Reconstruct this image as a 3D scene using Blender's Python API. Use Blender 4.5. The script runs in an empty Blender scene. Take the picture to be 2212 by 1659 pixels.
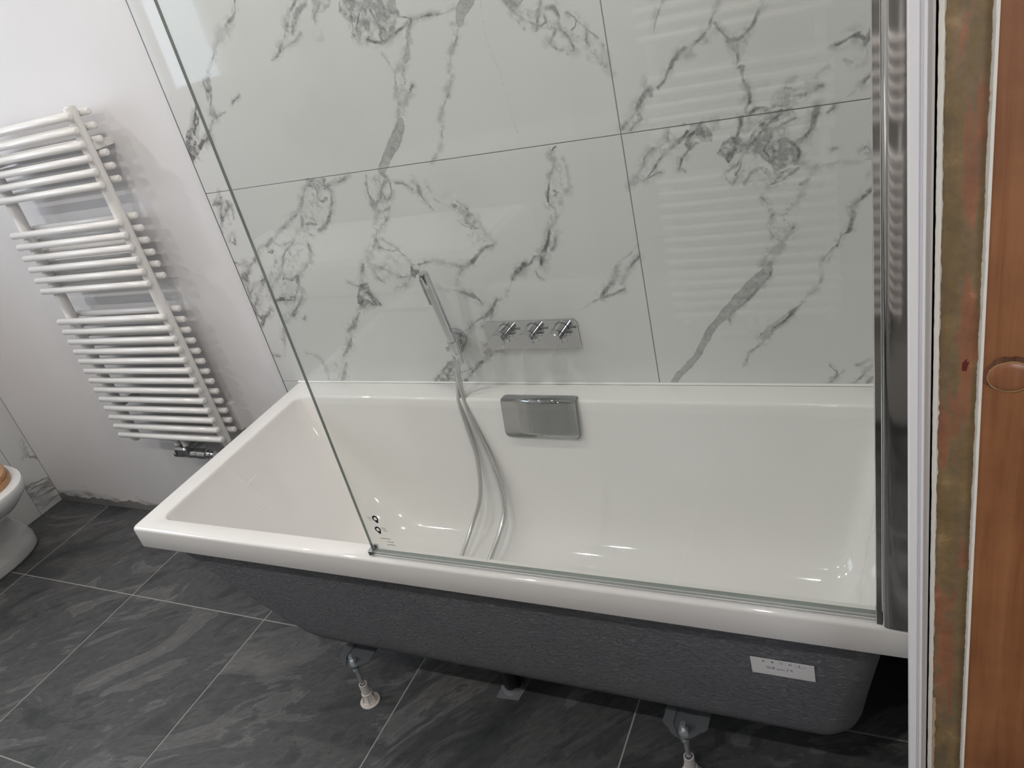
import bpy, bmesh, math, random
import numpy as np
from mathutils import Vector, Matrix
from mathutils.bvhtree import BVHTree

random.seed(7)
rng = np.random.RandomState(11)
sc = bpy.context.scene
col = sc.collection
PI = math.pi

# ------------------------------------------------------------------ camera
cam_d = bpy.data.cameras.new('camera'); cam = bpy.data.objects.new('camera', cam_d); col.objects.link(cam)
cam_d.sensor_width = 36.0
cam_d.lens = 1689.447 / 2212 * 36.0
cam_d.shift_x = 26.625 / 2212
cam_d.shift_y = -2.084 / 2212
cam_d.clip_start = 0.02
Rm = Matrix(((0.891478110662114, -0.006027066579267548, 0.4530236778345661),
             (0.3917434297880361, 0.512577436928964, -0.7640690128314588),
             (-0.22760462084108418, 0.8586198493045587, 0.4593126287747848)))
cam.matrix_world = Matrix.Translation((0.51095, -1.59426, 1.57324)) @ Rm.to_4x4()
sc.camera = cam

# ------------------------------------------------------------------ world, daylight, lamps, exposure
sc.view_settings.view_transform = 'Standard'
sc.view_settings.look = 'None'
sc.view_settings.gamma = 1.0
sc.view_settings.use_curve_mapping = False
sc.view_settings.exposure = -0.82
try:
    sc.cycles.max_bounces = 7; sc.cycles.diffuse_bounces = 3; sc.cycles.glossy_bounces = 4; sc.cycles.adaptive_threshold = 0.025
    sc.cycles.transparent_max_bounces = 8; sc.cycles.caustics_reflective = False; sc.cycles.caustics_refractive = False
    sc.cycles.sample_clamp_indirect = 6.0
except Exception:
    pass
world = bpy.data.worlds.new('sky'); sc.world = world; world.use_nodes = True
bgn = world.node_tree.nodes['Background']
bgn.inputs[0].default_value = (0.80, 0.88, 1.0, 1); bgn.inputs[1].default_value = WORLD_STRENGTH = 8.6

def area(name, loc, direction, size, power, color, shape='DISK', size_y=None, portal=False):
    l = bpy.data.lights.new(name, 'AREA'); l.shape = shape; l.size = size
    if size_y: l.size_y = size_y
    l.energy = power; l.color = color
    o = bpy.data.objects.new(name, l); col.objects.link(o)
    o.location = loc
    o.rotation_euler = Vector(direction).to_track_quat('-Z', 'Y').to_euler()
    if portal: l.cycles.is_portal = True
    return o
area('window_portal', (-2.80, -1.285, 1.805), (1, 0, 0), 1.43, 1, (1, 1, 1), 'RECTANGLE', 0.86, portal=True)
DOWN = [(-2.1, -0.55), (-1.0, -0.55), (0.1, -0.55), (-2.1, -1.80), (-1.0, -1.80), (0.1, -1.80)]
for (x, y) in DOWN:
    area('downlight_lamp', (x, y, 2.385), (0, 0, -1), 0.036, 7.4 if y > -1 else 13.0, (1.0, 0.935, 0.865))
area('hall_fill', (1.35, -1.6, 2.3), (0, 0, -1), 0.30, 7.0, (1.0, 0.90, 0.80))  # added warm fill in the unseen hall, gives the jamb light
area('jamb_fill', (1.05, -2.7, 1.55), (-0.33, 1, -0.12), 0.7, 16.0, (0.86, 0.92, 1.0))  # added cool fill to brighten the jamb; the hall has no window

# ------------------------------------------------------------------ helpers
def setp(o, label=None, cat=None, group=None, kind=None):
    if label: o['label'] = label
    if cat: o['category'] = cat
    if group: o['group'] = group
    if kind: o['kind'] = kind
    return o
def thing(name, label, cat, loc=(0, 0, 0), group=None, kind=None):
    o = bpy.data.objects.new(name, None); col.objects.link(o); o.location = loc; o.empty_display_size = 0.05
    return setp(o, label, cat, group, kind)

class MB:
    def __init__(s): s.v = []; s.f = []; s.uv = None
    def add(s, vs, fs):
        b = len(s.v); s.v += [tuple(map(float, v)) for v in vs]; s.f += [tuple(b + i for i in f) for f in fs]; return s
    def box(s, x0, x1, y0, y1, z0, z1):
        return s.add([(x0,y0,z0),(x1,y0,z0),(x1,y1,z0),(x0,y1,z0),(x0,y0,z1),(x1,y0,z1),(x1,y1,z1),(x0,y1,z1)],
                     [(0,3,2,1),(4,5,6,7),(0,1,5,4),(1,2,6,5),(2,3,7,6),(3,0,4,7)])
    def chamfer_box(s, x0, x1, y0, y1, z0, z1, c, up='z'):
        # box with a chamfer round its top (up='z') or its front (up='-y', '+x', '-x')
        a = [(0,0,0),(1,0,0),(1,1,0),(0,1,0)]
        if up == 'z':
            r = lambda z, i: [(x0+i, y0+i, z), (x1-i, y0+i, z), (x1-i, y1-i, z), (x0+i, y1-i, z)]
            rings = [r(z0, 0), r(z1-c, 0), r(z1, c)]
        elif up == '-y':
            r = lambda y, i: [(x0+i, y, z0+i), (x1-i, y, z0+i), (x1-i, y, z1-i), (x0+i, y, z1-i)]
            rings = [r(y1, 0), r(y0+c, 0), r(y0, c)]
        elif up == '+y':
            r = lambda y, i: [(x1-i, y, z0+i), (x0+i, y, z0+i), (x0+i, y, z1-i), (x1-i, y, z1-i)]
            rings = [r(y0, 0), r(y1-c, 0), r(y1, c)]
        elif up == '+x':
            r = lambda x, i: [(x, y0+i, z0+i), (x, y1-i, z0+i), (x, y1-i, z1-i), (x, y0+i, z1-i)]
            rings = [r(x0, 0), r(x1-c, 0), r(x1, c)]
        else:
            r = lambda x, i: [(x, y1-i, z0+i), (x, y0+i, z0+i), (x, y0+i, z1-i), (x, y1-i, z1-i)]
            rings = [r(x1, 0), r(x0+c, 0), r(x0, c)]
        return s.loft(rings, cap0=True, cap1=True)
    def loft(s, rings, cap0=False, cap1=False, closed=True):
        n = len(rings[0]); vs = [p for r in rings for p in r]; fs = []
        for k in range(len(rings) - 1):
            for i in range(n if closed else n - 1):
                j = (i + 1) % n
                fs.append((k*n+i, k*n+j, (k+1)*n+j, (k+1)*n+i))
        if cap0: fs.append(tuple(range(n-1, -1, -1)))
        if cap1: fs.append(tuple((len(rings)-1)*n + i for i in range(n)))
        return s.add(vs, fs)
    def tube(s, pts, r, n=12, cap=True, round_end=False):
        pts = [Vector(p) for p in pts]; rings = []
        rr = r if isinstance(r, (list, tuple)) else [r] * len(pts)
        t0 = (pts[1] - pts[0]).normalized()
        up = Vector((0, 0, 1)) if abs(t0.z) < 0.9 else Vector((1, 0, 0))
        a = t0.cross(up).normalized()
        for i, p in enumerate(pts):
            if i == 0: t = t0
            elif i == len(pts) - 1: t = (pts[i] - pts[i-1]).normalized()
            else: t = ((pts[i+1] - pts[i]).normalized() + (pts[i] - pts[i-1]).normalized()).normalized()
            a = (a - t * a.dot(t)).normalized(); b = t.cross(a)
            rings.append([tuple(p + (a * math.cos(2*PI*k/n) + b * math.sin(2*PI*k/n)) * rr[i]) for k in range(n)])
        return s.loft(rings, cap0=cap, cap1=cap)
    def cyl(s, p0, p1, r0, r1=None, n=24):
        return s.tube([p0, p1], [r0, r0 if r1 is None else r1], n)
    def lathe(s, p, axis, prof, n=24):
        # prof: (distance along axis, radius)
        p = Vector(p); ax = Vector(axis).normalized()
        return s.tube([p + ax * d for d, r in prof], [max(r, 1e-5) for d, r in prof], n) if all(prof[i+1][0] > prof[i][0] for i in range(len(prof)-1)) else s._lathe(p, ax, prof, n)
    def _lathe(s, p, ax, prof, n):
        up = Vector((0, 0, 1)) if abs(ax.z) < 0.9 else Vector((1, 0, 0))
        a = ax.cross(up).normalized(); b = ax.cross(a)
        rings = [[tuple(p + ax * d + (a * math.cos(2*PI*k/n) + b * math.sin(2*PI*k/n)) * max(r, 1e-5)) for k in range(n)] for d, r in prof]
        return s.loft(rings, True, True)
    def prism(s, poly, axis, a, b):
        # poly: 2D outline; axis 'x','y','z' extruded from a to b
        mk = {'x': lambda p, t: (t, p[0], p[1]), 'y': lambda p, t: (p[0], t, p[1]), 'z': lambda p, t: (p[0], p[1], t)}[axis]
        return s.loft([[mk(p, a) for p in poly], [mk(p, b) for p in poly]], True, True)
    def build(s, name, mat, parent=None, smooth=False, fix=True, angle=40):
        me = bpy.data.meshes.new(name); me.from_pydata(s.v, [], s.f); me.update()
        if fix:
            bm = bmesh.new(); bm.from_mesh(me); bmesh.ops.recalc_face_normals(bm, faces=bm.faces); bm.to_mesh(me); bm.free()
        me.materials.append(mat)
        if smooth:
            for p in me.polygons: p.use_smooth = True
            try: me.set_sharp_from_angle(angle=math.radians(angle))
            except Exception: pass
        o = bpy.data.objects.new(name, me); col.objects.link(o)
        if parent: o.parent = parent
        return o

def rrect(x0, x1, y0, y1, r, z, n=6, r2=None):
    out = []; q = r if r2 is None else r2; ra = r
    for cx, cy, a0, r in ((x1-q, y1-q, 0, q), (x0+ra, y1-ra, 90, ra), (x0+ra, y0+ra, 180, ra), (x1-q, y0+q, 270, q)):
        for k in range(n + 1):
            a = math.radians(a0 + 90 * k / n)
            out.append((cx + r*math.cos(a), cy + r*math.sin(a), z))
    return out
def catmull(P, m=6):
    P = [Vector(p) for p in P]; Q = [P[0]*2-P[1]] + P + [P[-1]*2-P[-2]]; out = []
    for i in range(1, len(Q)-2):
        for k in range(m):
            t = k/m; p0, p1, p2, p3 = Q[i-1], Q[i], Q[i+1], Q[i+2]
            out.append(0.5*((2*p1)+(p2-p0)*t+(2*p0-5*p1+4*p2-p3)*t*t+(3*p1-p0-3*p2+p3)*t**3))
    out.append(P[-1]); return out

# ------------------------------------------------------------------ materials
def new_mat(name):
    m = bpy.data.materials.new(name); m.use_nodes = True
    nt = m.node_tree; return m, nt, nt.nodes['Principled BSDF']
def plain(name, c, rough=0.5, metal=0.0, coat=0.0, spec=None):
    m, nt, b = new_mat(name)
    b.inputs['Base Color'].default_value = (*c, 1); b.inputs['Roughness'].default_value = rough; b.inputs['Metallic'].default_value = metal
    if coat: b.inputs['Coat Weight'].default_value = coat; b.inputs['Coat Roughness'].default_value = 0.03
    if spec is not None: b.inputs['Specular IOR Level'].default_value = spec
    return m
def nd(nt, t, **kw):
    n = nt.nodes.new(t)
    for k, v in kw.items():
        if k.startswith('i_'):
            key = k[2:]; key = int(key) if key.isdigit() else key.replace('_', ' ')
            n.inputs[key].default_value = v
        else: setattr(n, k, v)
    return n
def ramp(nt, stops):
    r = nt.nodes.new('ShaderNodeValToRGB'); e = r.color_ramp.elements
    while len(e) < len(stops): e.new(0.5)
    for i, (p, c) in enumerate(stops):
        e[i].position = p; e[i].color = (*c, 1) if len(c) == 3 else c
    return r
def bump(nt, b, src, strength, dist=0.01):
    n = nd(nt, 'ShaderNodeBump', i_Strength=strength, i_Distance=dist); nt.links.new(src, n.inputs['Height']); nt.links.new(n.outputs[0], b.inputs['Normal']); return n

# plaster
def mat_plaster(name, c, stain=False):
    m, nt, b = new_mat(name); L = nt.links.new
    geo = nd(nt, 'ShaderNodeNewGeometry')
    n1 = nd(nt, 'ShaderNodeTexNoise', i_Scale=3.0, i_Detail=5.0); L(geo.outputs['Position'], n1.inputs['Vector'])
    n2 = nd(nt, 'ShaderNodeTexNoise', i_Scale=220.0, i_Detail=2.0); L(geo.outputs['Position'], n2.inputs['Vector'])
    r = ramp(nt, [(0.3, tuple(x*0.97 for x in c)), (0.7, c)]); L(n1.outputs[0], r.inputs[0])
    out = r.outputs[0]
    if stain:   # grubby patches and bare skim just above the floor
        sep = nd(nt, 'ShaderNodeSeparateXYZ'); L(geo.outputs['Position'], sep.inputs[0])
        mp = nd(nt, 'ShaderNodeMapping'); mp.inputs['Scale'].default_value = (6, 6, 22); L(geo.outputs['Position'], mp.inputs[0])
        n3 = nd(nt, 'ShaderNodeTexNoise', i_Scale=1.6, i_Detail=6.0, i_Roughness=0.65); L(mp.outputs[0], n3.inputs['Vector'])
        mr = nd(nt, 'ShaderNodeMapRange', i_1=0.16, i_2=0.02, i_3=0.0, i_4=0.42); L(sep.outputs['Z'], mr.inputs[0])
        ad = nd(nt, 'ShaderNodeMath', operation='ADD'); L(n3.outputs[0], ad.inputs[0]); L(mr.outputs[0], ad.inputs[1])
        rr = ramp(nt, [(0.84, (0, 0, 0)), (0.98, (0.7, 0.7, 0.7))]); L(ad.outputs[0], rr.inputs[0])
        mx = nd(nt, 'ShaderNodeMixRGB'); L(rr.outputs[0], mx.inputs[0]); L(out, mx.inputs[1]); mx.inputs[2].default_value = (0.36, 0.33, 0.31, 1)
        out = mx.outputs[0]
    L(out, b.inputs['Base Color']); b.inputs['Roughness'].default_value = 0.55
    bump(nt, b, n2.outputs[0], 0.08, 0.002)
    return m
M_plaster = mat_plaster('plaster_white', (0.80, 0.79, 0.80), True)
M_plaster2 = mat_plaster('plaster_plain', (0.78, 0.77, 0.76))
M_wall_front = mat_plaster('paint_grey', (0.50, 0.495, 0.485))
M_ceiling = mat_plaster('ceiling_paint', (0.83, 0.83, 0.82))

# marble print: veins drawn in wall millimetres (x, z, width) into one in-memory picture
VEINS = [('w',0.45,[(-841,1668,15.8),(-867,1624,16),(-889,1593,17.2)]),
('t',0.8,[(-852,1661,5.3),(-871,1616,5.7),(-900,1600,8),(-934,1580,12.9),(-962,1560,5.7),(-989,1530,4.2),(-1020,1503,4.6),(-1045,1487,9.1)]),
('p',0.7,[(-1039,1497,0),(-1018,1491,0),(-1033,1462,0),(-1056,1437,0),(-1057,1466,0),(-1066,1479,0)]),
('t',0.8,[(-1037,1457,4.5),(-1050,1432,4.5),(-1054,1408,12.1),(-1042,1404,4.5),(-1015,1408,3)]),
('p',0.5,[(-1059,1426,0),(-1044,1411,0),(-1044,1399,0),(-1067,1403,0)]),
('t',0.8,[(-977,1427,6.1),(-962,1435,5.7),(-946,1441,3.1)]),
('t',0.8,[(-1058,1401,4.5),(-1074,1385,4.5),(-1088,1373,4.8)]),
('p',0.9,[(-1101,1436,0),(-1142,1397,0),(-1181,1360,0),(-1193,1330,0),(-1185,1302,0),(-1149,1325,0),(-1128,1337,0),(-1100,1357,0),(-1123,1352,0),(-1144,1346,0),(-1136,1378,0),(-1115,1403,0)]),
('t',1,[(-1100,1436,6.1),(-1129,1405,6.1),(-1165,1364,6.4),(-1184,1342,6.4),(-1185,1310,6.4)]),
('t',1,[(-1184,1342,9.7),(-1157,1332,9.7),(-1125,1344,9.7),(-1096,1358,9.7)]),
('t',0.8,[(-1105,1415,4.6),(-1136,1372,4.8),(-1137,1345,4.8),(-1160,1320,4.8),(-1161,1310,5.1)]),
('t',0.5,[(-1115,1362,4.8),(-1097,1372,4.5)]),
('t',0.7,[(-651,1612,6.2),(-668,1596,6.2),(-699,1586,10.5),(-717,1566,6.7),(-729,1545,4.9)]),
('t',0.8,[(-677,1620,6.1),(-702,1600,6.2),(-720,1588,6.6),(-736,1575,7.4),(-752,1546,6.7),(-780,1515,9.2),(-797,1505,3.9),(-814,1500,2.6)]),
('t',0.6,[(-707,1541,5.3),(-727,1532,5.3),(-756,1523,5.3),(-778,1515,5.3)]),
('w',0.4,[(-694,1600,21.3),(-733,1559,21),(-771,1520,21)]),
('p',0.38,[(-647,1610,0),(-596,1600,0),(-605,1581,0),(-626,1573,0),(-654,1577,0)]),
('t',0.8,[(-649,1576,4.9),(-658,1564,4.9),(-661,1549,2.4)]),
('p',0.18,[(-677,1540,0),(-647,1537,0),(-649,1512,0),(-679,1511,0)]),
('t',0.6,[(-631,1592,4.9),(-646,1575,4.9)]),
('p',0.62,[(-566,1612,0),(-592,1565,0),(-585,1554,0),(-575,1544,0),(-567,1535,0),(-546,1552,0),(-520,1602,0)]),
('p',0.55,[(-531,1605,0),(-548,1553,0),(-573,1519,0),(-559,1496,0),(-540,1513,0),(-537,1495,0),(-509,1517,0),(-502,1483,0),(-476,1490,0),(-461,1498,0),(-442,1533,0),(-434,1585,0)]),
('t',0.9,[(-550,1599,4.9),(-561,1546,4.9),(-569,1518,4.9)]),
('t',0.9,[(-539,1551,3.6),(-556,1526,3.4),(-559,1496,3.7)]),
('t',0.9,[(-508,1554,4.9),(-498,1515,4.5),(-502,1483,4.9)]),
('t',0.9,[(-573,1519,4.9),(-560,1496,4.9)]),
('t',1,[(-537,1495,6.1),(-502,1483,6.1),(-461,1498,6.1)]),
('t',0.9,[(-461,1498,4.9),(-442,1502,4.5),(-427,1511,4.5)]),
('t',0.9,[(-443,1527,3.4),(-419,1517,3.4),(-396,1515,3.4),(-371,1515,4.5),(-351,1513,3.4),(-330,1514,3.4),(-306,1518,3.3)]),
('t',0.8,[(-416,1514,6.7),(-425,1502,6.7),(-437,1476,7.3),(-450,1447,8.9),(-466,1432,7.3),(-483,1425,7.3)]),
('w',0.4,[(-471,1423,22.1),(-489,1376,22.4),(-506,1328,24.3)]),
('t',0.8,[(-488,1424,3.6),(-496,1410,3.6),(-497,1392,3.6),(-502,1372,6.7)]),
('t',0.9,[(-457,1387,4.9),(-468,1373,7.3),(-480,1360,4.9),(-492,1341,4.9),(-501,1327,6.1)]),
('t',0.7,[(-496,1357,3.6),(-514,1329,3.9),(-526,1299,3.6)]),
('b',0.62,[(-510,1316,12.2),(-518,1301,26.5),(-532,1284,31.6),(-545,1270,35.5),(-562,1252,28.7),(-579,1236,24.8),(-599,1212,23.5)]),
('t',0.4,[(-509,1461,2.2),(-501,1443,2.4),(-497,1428,2.4)]),
('b',0.62,[(-264,1550,37.4),(-276,1526,30.8),(-292,1514,26.4),(-301,1501,19.8),(-306,1486,13.2)]),
('t',0.9,[(-321,1489,4.5),(-308,1485,8.9),(-298,1486,4.5)]),
('t',1,[(-312,1478,3.4),(-320,1460,5.5),(-328,1450,3.4),(-338,1441,4.5),(-347,1429,5.6)]),
('t',0.9,[(-346,1429,3.3),(-349,1411,5.5),(-355,1399,3.4),(-353,1388,4.5),(-365,1372,3.4),(-373,1365,6.1),(-373,1353,3.6),(-382,1343,3.6),(-394,1326,3.4),(-409,1305,3.6)]),
('w',0.35,[(-385,1345,13.4),(-407,1305,14.4)]),
('t',0.7,[(-406,1287,3.6),(-417,1263,3.6),(-423,1251,3.6),(-433,1238,4.8)]),
('t',0.8,[(-444,1229,3.6),(-448,1221,3.6),(-461,1214,3.6)]),
('t',0.4,[(-392,1321,2.4),(-409,1282,2.2)]),
('w',0.25,[(-249,1521,4.4),(-253,1469,4.4),(-249,1423,4.5),(-239,1384,4.4),(-240,1356,4.4),(-235,1293,4.4),(-228,1247,4.4),(-228,1222,4.4)]),
('p',0.6,[(-200,1528,0),(-152,1518,0),(-160,1498,0),(-172,1487,0),(-184,1493,0)]),
('t',0.9,[(-195,1510,6.6),(-184,1496,6.6),(-179,1483,6.6),(-171,1473,6.6),(-157,1463,3.3),(-142,1453,6.6)]),
('t',0.8,[(-114,1511,4.4),(-123,1486,4.4),(-131,1474,7.7),(-141,1441,4.4),(-137,1446,4.4)]),
('t',0.7,[(-142,1453,4.4),(-130,1448,4.4),(-118,1454,4.4),(-118,1461,4.4)]),
('t',0.8,[(-108,1477,5.5),(-94,1476,5.5),(-88,1460,5.5),(-90,1445,5.5),(-87,1434,7.7)]),
('t',0.7,[(-99,1438,4.4),(-108,1424,4.4),(-118,1415,8.8),(-107,1402,4.4),(-94,1396,4.4)]),
('w',0.4,[(-119,1413,11),(-101,1397,11),(-82,1388,11),(-64,1392,11)]),
('t',0.8,[(-73,1464,4.4),(-59,1453,4.4),(-54,1444,5.5),(-58,1434,4.4),(-66,1429,4.4)]),
('t',0.7,[(-87,1433,7.7),(-76,1417,7.7),(-71,1402,7.7),(-69,1392,7.7)]),
('t',0.6,[(-54,1446,3.3),(-37,1427,3.3),(-29,1417,3.3),(-18,1405,3.3)]),
('t',0.7,[(-37,1423,4.4),(-42,1406,4.4),(-38,1393,4.4)]),
('t',0.7,[(-9,1391,5.5),(-13,1374,5.5),(-12,1357,5.5),(-7,1345,5.5),(0,1337,5.5)]),
('w',0.4,[(-43,1373,17.6),(-24,1363,17.6),(-8,1354,17.6)]),
('w',0.35,[(-173,1472,9.9),(-174,1458,9.9),(-163,1450,9.9)]),
('w',0.3,[(-177,1498,22),(-136,1456,22),(-89,1438,22),(-56,1406,22),(-8,1354,22)]),
('t',1,[(-148,1210,3.3),(-163,1200,4.4),(-168,1188,4.4),(-156,1181,6.6),(-164,1164,3.3),(-174,1150,6.6),(-181,1132,3.3),(-190,1105,3.3),(-192,1087,3.3)]),
('t',0.6,[(-137,1185,3.3),(-132,1169,3.4),(-134,1138,3.3),(-140,1111,3.3)]),
('t',0.9,[(-134,1118,4.4),(-142,1111,7.7),(-148,1108,4.4)]),
('w',0.25,[(-151,1166,33.5),(-166,1095,33.1)]),
('t',0.8,[(-173,1115,3.3),(-165,1110,3.3),(-174,1102,3.3)]),
('t',0.7,[(-162,1086,4.4),(-168,1079,4.4)]),
('t',1,[(-190,1082,6.6),(-180,1072,8.8),(-186,1048,9.9),(-200,1030,5.5),(-204,1022,6.6),(-210,1004,7.2),(-220,987,7.2),(-231,969,12),(-242,944,7.2)]),
('t',0.6,[(-184,1020,6),(-199,987,5.5),(-208,977,6)]),
('w',0.4,[(-230,955,26.5),(-233,929,26.5)]),
('t',0.8,[(-240,963,3.3),(-254,962,3.3),(-268,946,3.3),(-286,938,3.6)]),
('t',1,[(-284,945,9.6),(-298,932,13.2),(-316,919,6),(-326,909,3.9)]),
('t',0.5,[(-326,909,2.6),(-336,892,2.6)]),
('t',0.6,[(-345,880,3.9),(-361,863,3.9),(-378,854,3.6)]),
('t',0.8,[(-382,857,5.2),(-398,837,6.5),(-408,819,7.8)]),
('t',0.5,[(-260,926,2.4),(-257,912,2.4),(-246,904,2.4)]),
('w',0.5,[(-410,819,23.5),(-438,804,23.4),(-462,792,23.4),(-486,768,25.3)]),
('t',0.7,[(-406,827,6.5),(-430,809,9.8),(-453,801,7),(-475,783,7),(-494,758,6.5),(-508,736,7),(-525,711,7),(-541,686,7.5),(-577,672,7.5)]),
('t',0.6,[(-403,827,5.2),(-412,801,5.2),(-428,791,5.2),(-442,781,5.6)]),
('p',0.6,[(-577,672,0),(-542,683,0),(-544,654,0),(-542,616,0),(-637,613,0),(-616,640,0)]),
('t',0.8,[(-581,669,4.2),(-608,645,4.5),(-634,622,4.5),(-622,613,4.5)]),
('t',0.9,[(-541,616,6),(-509,647,7),(-483,670,5.6),(-462,685,5.6),(-440,704,7.8),(-446,724,5.2),(-458,731,5.2)]),
('p',0.45,[(-464,731,0),(-435,737,0),(-434,707,0),(-454,696,0),(-467,708,0)]),
('t',0.7,[(-437,707,5.6),(-416,711,5.6),(-394,706,5.2)]),
('t',0.6,[(-544,645,3),(-515,657,3),(-502,663,2.8)]),
('t',0.5,[(-2,972,2.2),(-15,961,2.2),(-30,948,2.2),(-47,939,2.2),(-57,925,4.4)]),
('t',0.8,[(-3,946,5.5),(-15,937,5.5),(-28,921,4.4),(-45,897,3.3),(-56,881,5.5)]),
('t',0.9,[(-56,925,5.5),(-60,904,6.6),(-77,887,6),(-94,870,6),(-108,851,7.7)]),
('t',0.6,[(-111,849,3.6),(-131,839,3.3),(-155,825,3.3),(-171,815,1.2)]),
('t',0.7,[(-106,851,4.4),(-87,855,4.4),(-71,859,4.4),(-47,870,6.6)]),
('w',0.45,[(-64,898,19.8),(-99,859,21.7)]),
('p',0.55,[(-833,1215,0),(-770,1213,0),(-785,1193,0),(-806,1180,0),(-828,1191,0),(-843,1200,0)]),
('w',0.5,[(-776,1194,19.6),(-738,1202,19.6),(-700,1207,19.8)]),
('t',0.7,[(-789,1184,5.7),(-760,1197,5.6),(-727,1201,5.7),(-701,1208,5.3)]),
('t',0.8,[(-838,1204,6.1),(-857,1181,6.1),(-875,1161,8.5),(-891,1140,6),(-914,1124,6),(-936,1111,6),(-963,1100,6.4),(-985,1089,6.4),(-1009,1072,6.4),(-1022,1066,6.4),(-1044,1048,8)]),
('t',0.8,[(-784,1195,7.6),(-770,1179,7.1),(-778,1150,7),(-794,1123,7.1),(-811,1102,7.6),(-829,1088,8.5),(-851,1080,7.5)]),
('t',0.8,[(-819,1199,7.1),(-815,1177,8.5),(-823,1161,7.5),(-811,1153,13.5),(-790,1160,7.1)]),
('t',0.7,[(-887,1133,6.1),(-892,1110,6.1),(-902,1092,6.1),(-928,1078,6),(-945,1061,12),(-962,1045,6.4),(-986,1030,6.4),(-1003,1014,8),(-1011,996,6.4),(-1034,970,6.4),(-1060,949,6.8)]),
('t',0.7,[(-1022,1066,4.8),(-1006,1051,4.8),(-982,1049,4.8),(-946,1059,4.5)]),
('t',0.7,[(-907,1082,6.1),(-894,1076,6.4),(-878,1070,6.1)]),
('p',0.7,[(-1054,1030,0),(-1028,1039,0),(-1018,1033,0),(-1034,1026,0)]),
('t',0.8,[(-1091,1042,5.1),(-1064,1050,5.1),(-1043,1050,4.8)]),
('w',0.32,[(-804,1185,60.1),(-846,1140,60.1),(-889,1094,64.5),(-942,1046,60.1),(-1001,989,64.1),(-1049,885,68.1)]),
('t',0.8,[(-902,1045,6.4),(-903,1023,6.4),(-910,1003,6.4),(-933,986,8),(-958,968,6.4),(-978,952,11.2),(-987,925,6.4),(-1006,904,6.4)]),
('t',0.8,[(-978,917,8),(-986,896,8.5),(-1006,874,8),(-1036,846,8.5),(-1071,829,8.5),(-1085,821,3.6)]),
('p',0.85,[(-1088,889,0),(-1070,900,0),(-1054,897,0),(-1048,886,0),(-1067,890,0)]),
('t',0.9,[(-1092,887,6.8),(-1066,893,6.8),(-1049,885,6.8),(-1024,886,6.8)]),
('t',0.8,[(-1030,895,8.5),(-1012,898,8),(-1022,883,8.5),(-1034,887,8.5)]),
('t',0.7,[(-1030,956,5.1),(-1003,948,5.1),(-983,956,5.1),(-962,965,4.8)]),
('t',0.9,[(-1023,964,5.1),(-1033,953,4.8)]),
('t',0.5,[(-1087,930,6.8),(-1053,957,6.4),(-1034,970,6.4)]),
('t',0.8,[(-1004,839,5.1),(-1013,827,5.1)]),
('w',0.35,[(-1024,1011,38.5),(-1067,958,38.5),(-1111,902,40.9)]),
('t',0.6,[(-886,1100,4.5),(-867,1102,4.5),(-850,1098,4.5)]),
('t',0.7,[(-649,1204,5.2),(-656,1186,5.2),(-661,1158,5.6),(-656,1134,11.2),(-653,1111,5.7),(-668,1082,5.6),(-660,1076,11.3),(-642,1079,5.6),(-631,1089,5.6)]),
('t',0.7,[(-603,1203,6.5),(-594,1186,7.9),(-618,1168,7),(-630,1143,9.1),(-647,1133,7.1)]),
('t',0.7,[(-590,1174,5.2),(-592,1156,5.2),(-600,1143,7.8),(-613,1136,5.2),(-618,1144,5.2)]),
('t',0.5,[(-609,1123,3.9),(-619,1106,3.9),(-627,1088,3.9)]),
('t',0.6,[(-653,1117,5.7),(-639,1110,5.6),(-617,1116,5.2)]),
('t',0.8,[(-655,1073,6.5),(-677,1052,7),(-685,1033,9.8),(-681,1018,7)]),
('w',0.4,[(-623,1189,39.5),(-628,1131,42.4),(-659,1061,42.1)]),
('t',0.5,[(-654,1103,4.2),(-664,1086,4.2)]),
('t',0.7,[(-671,1046,4.2),(-650,1030,4.2),(-629,1011,4.2),(-609,991,4.2),(-600,971,5.6),(-594,963,4.2)]),
('t',0.7,[(-683,1020,4.2),(-664,1009,4.2),(-640,1004,4.2),(-621,1008,3.9)]),
('t',0.8,[(-690,1026,6),(-715,1005,9.8),(-727,984,6)]),
('t',0.8,[(-730,981,7.5),(-716,968,7.5),(-692,962,7),(-670,950,7),(-654,938,7),(-635,935,4.5)]),
('t',0.8,[(-720,958,5.6),(-718,940,6),(-709,931,5.6),(-699,924,6)]),
('p',0.8,[(-597,971,0),(-583,962,0),(-581,942,0),(-599,930,0),(-611,938,0)]),
('t',0.8,[(-605,938,5.6),(-626,918,5.6),(-648,906,6),(-669,900,2.8)]),
('t',0.6,[(-653,933,4.2),(-612,936,4.2)]),
('w',0.5,[(-617,928,14),(-640,911,14)]),
('w',0.2,[(-646,984,70.2),(-678,935,70.2)]),
('t',0.8,[(-744,978,6),(-757,953,6),(-771,924,12)]),
('t',0.7,[(-816,928,4.8),(-796,920,4.5),(-779,914,4.5)]),
('p',0.75,[(-778,922,0),(-756,926,0),(-759,902,0),(-747,885,0),(-742,865,0),(-769,852,0),(-808,840,0),(-805,871,0),(-805,887,0)]),
('p',-0.6,[(-779,883,0),(-759,877,0),(-753,868,0),(-776,875,0)]),
('t',0.9,[(-762,902,6),(-748,882,6),(-732,859,4.5)]),
('t',1,[(-804,848,9),(-772,864,9),(-747,861,9)]),
('t',0.7,[(-812,836,6),(-830,815,6.4),(-850,795,14.4),(-871,784,9.6)]),
('p',0.4,[(-826,818,0),(-844,786,0),(-875,782,0),(-847,804,0)]),
('t',0.7,[(-867,761,8),(-885,739,12.8),(-900,719,8.5),(-920,701,5.1)]),
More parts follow.
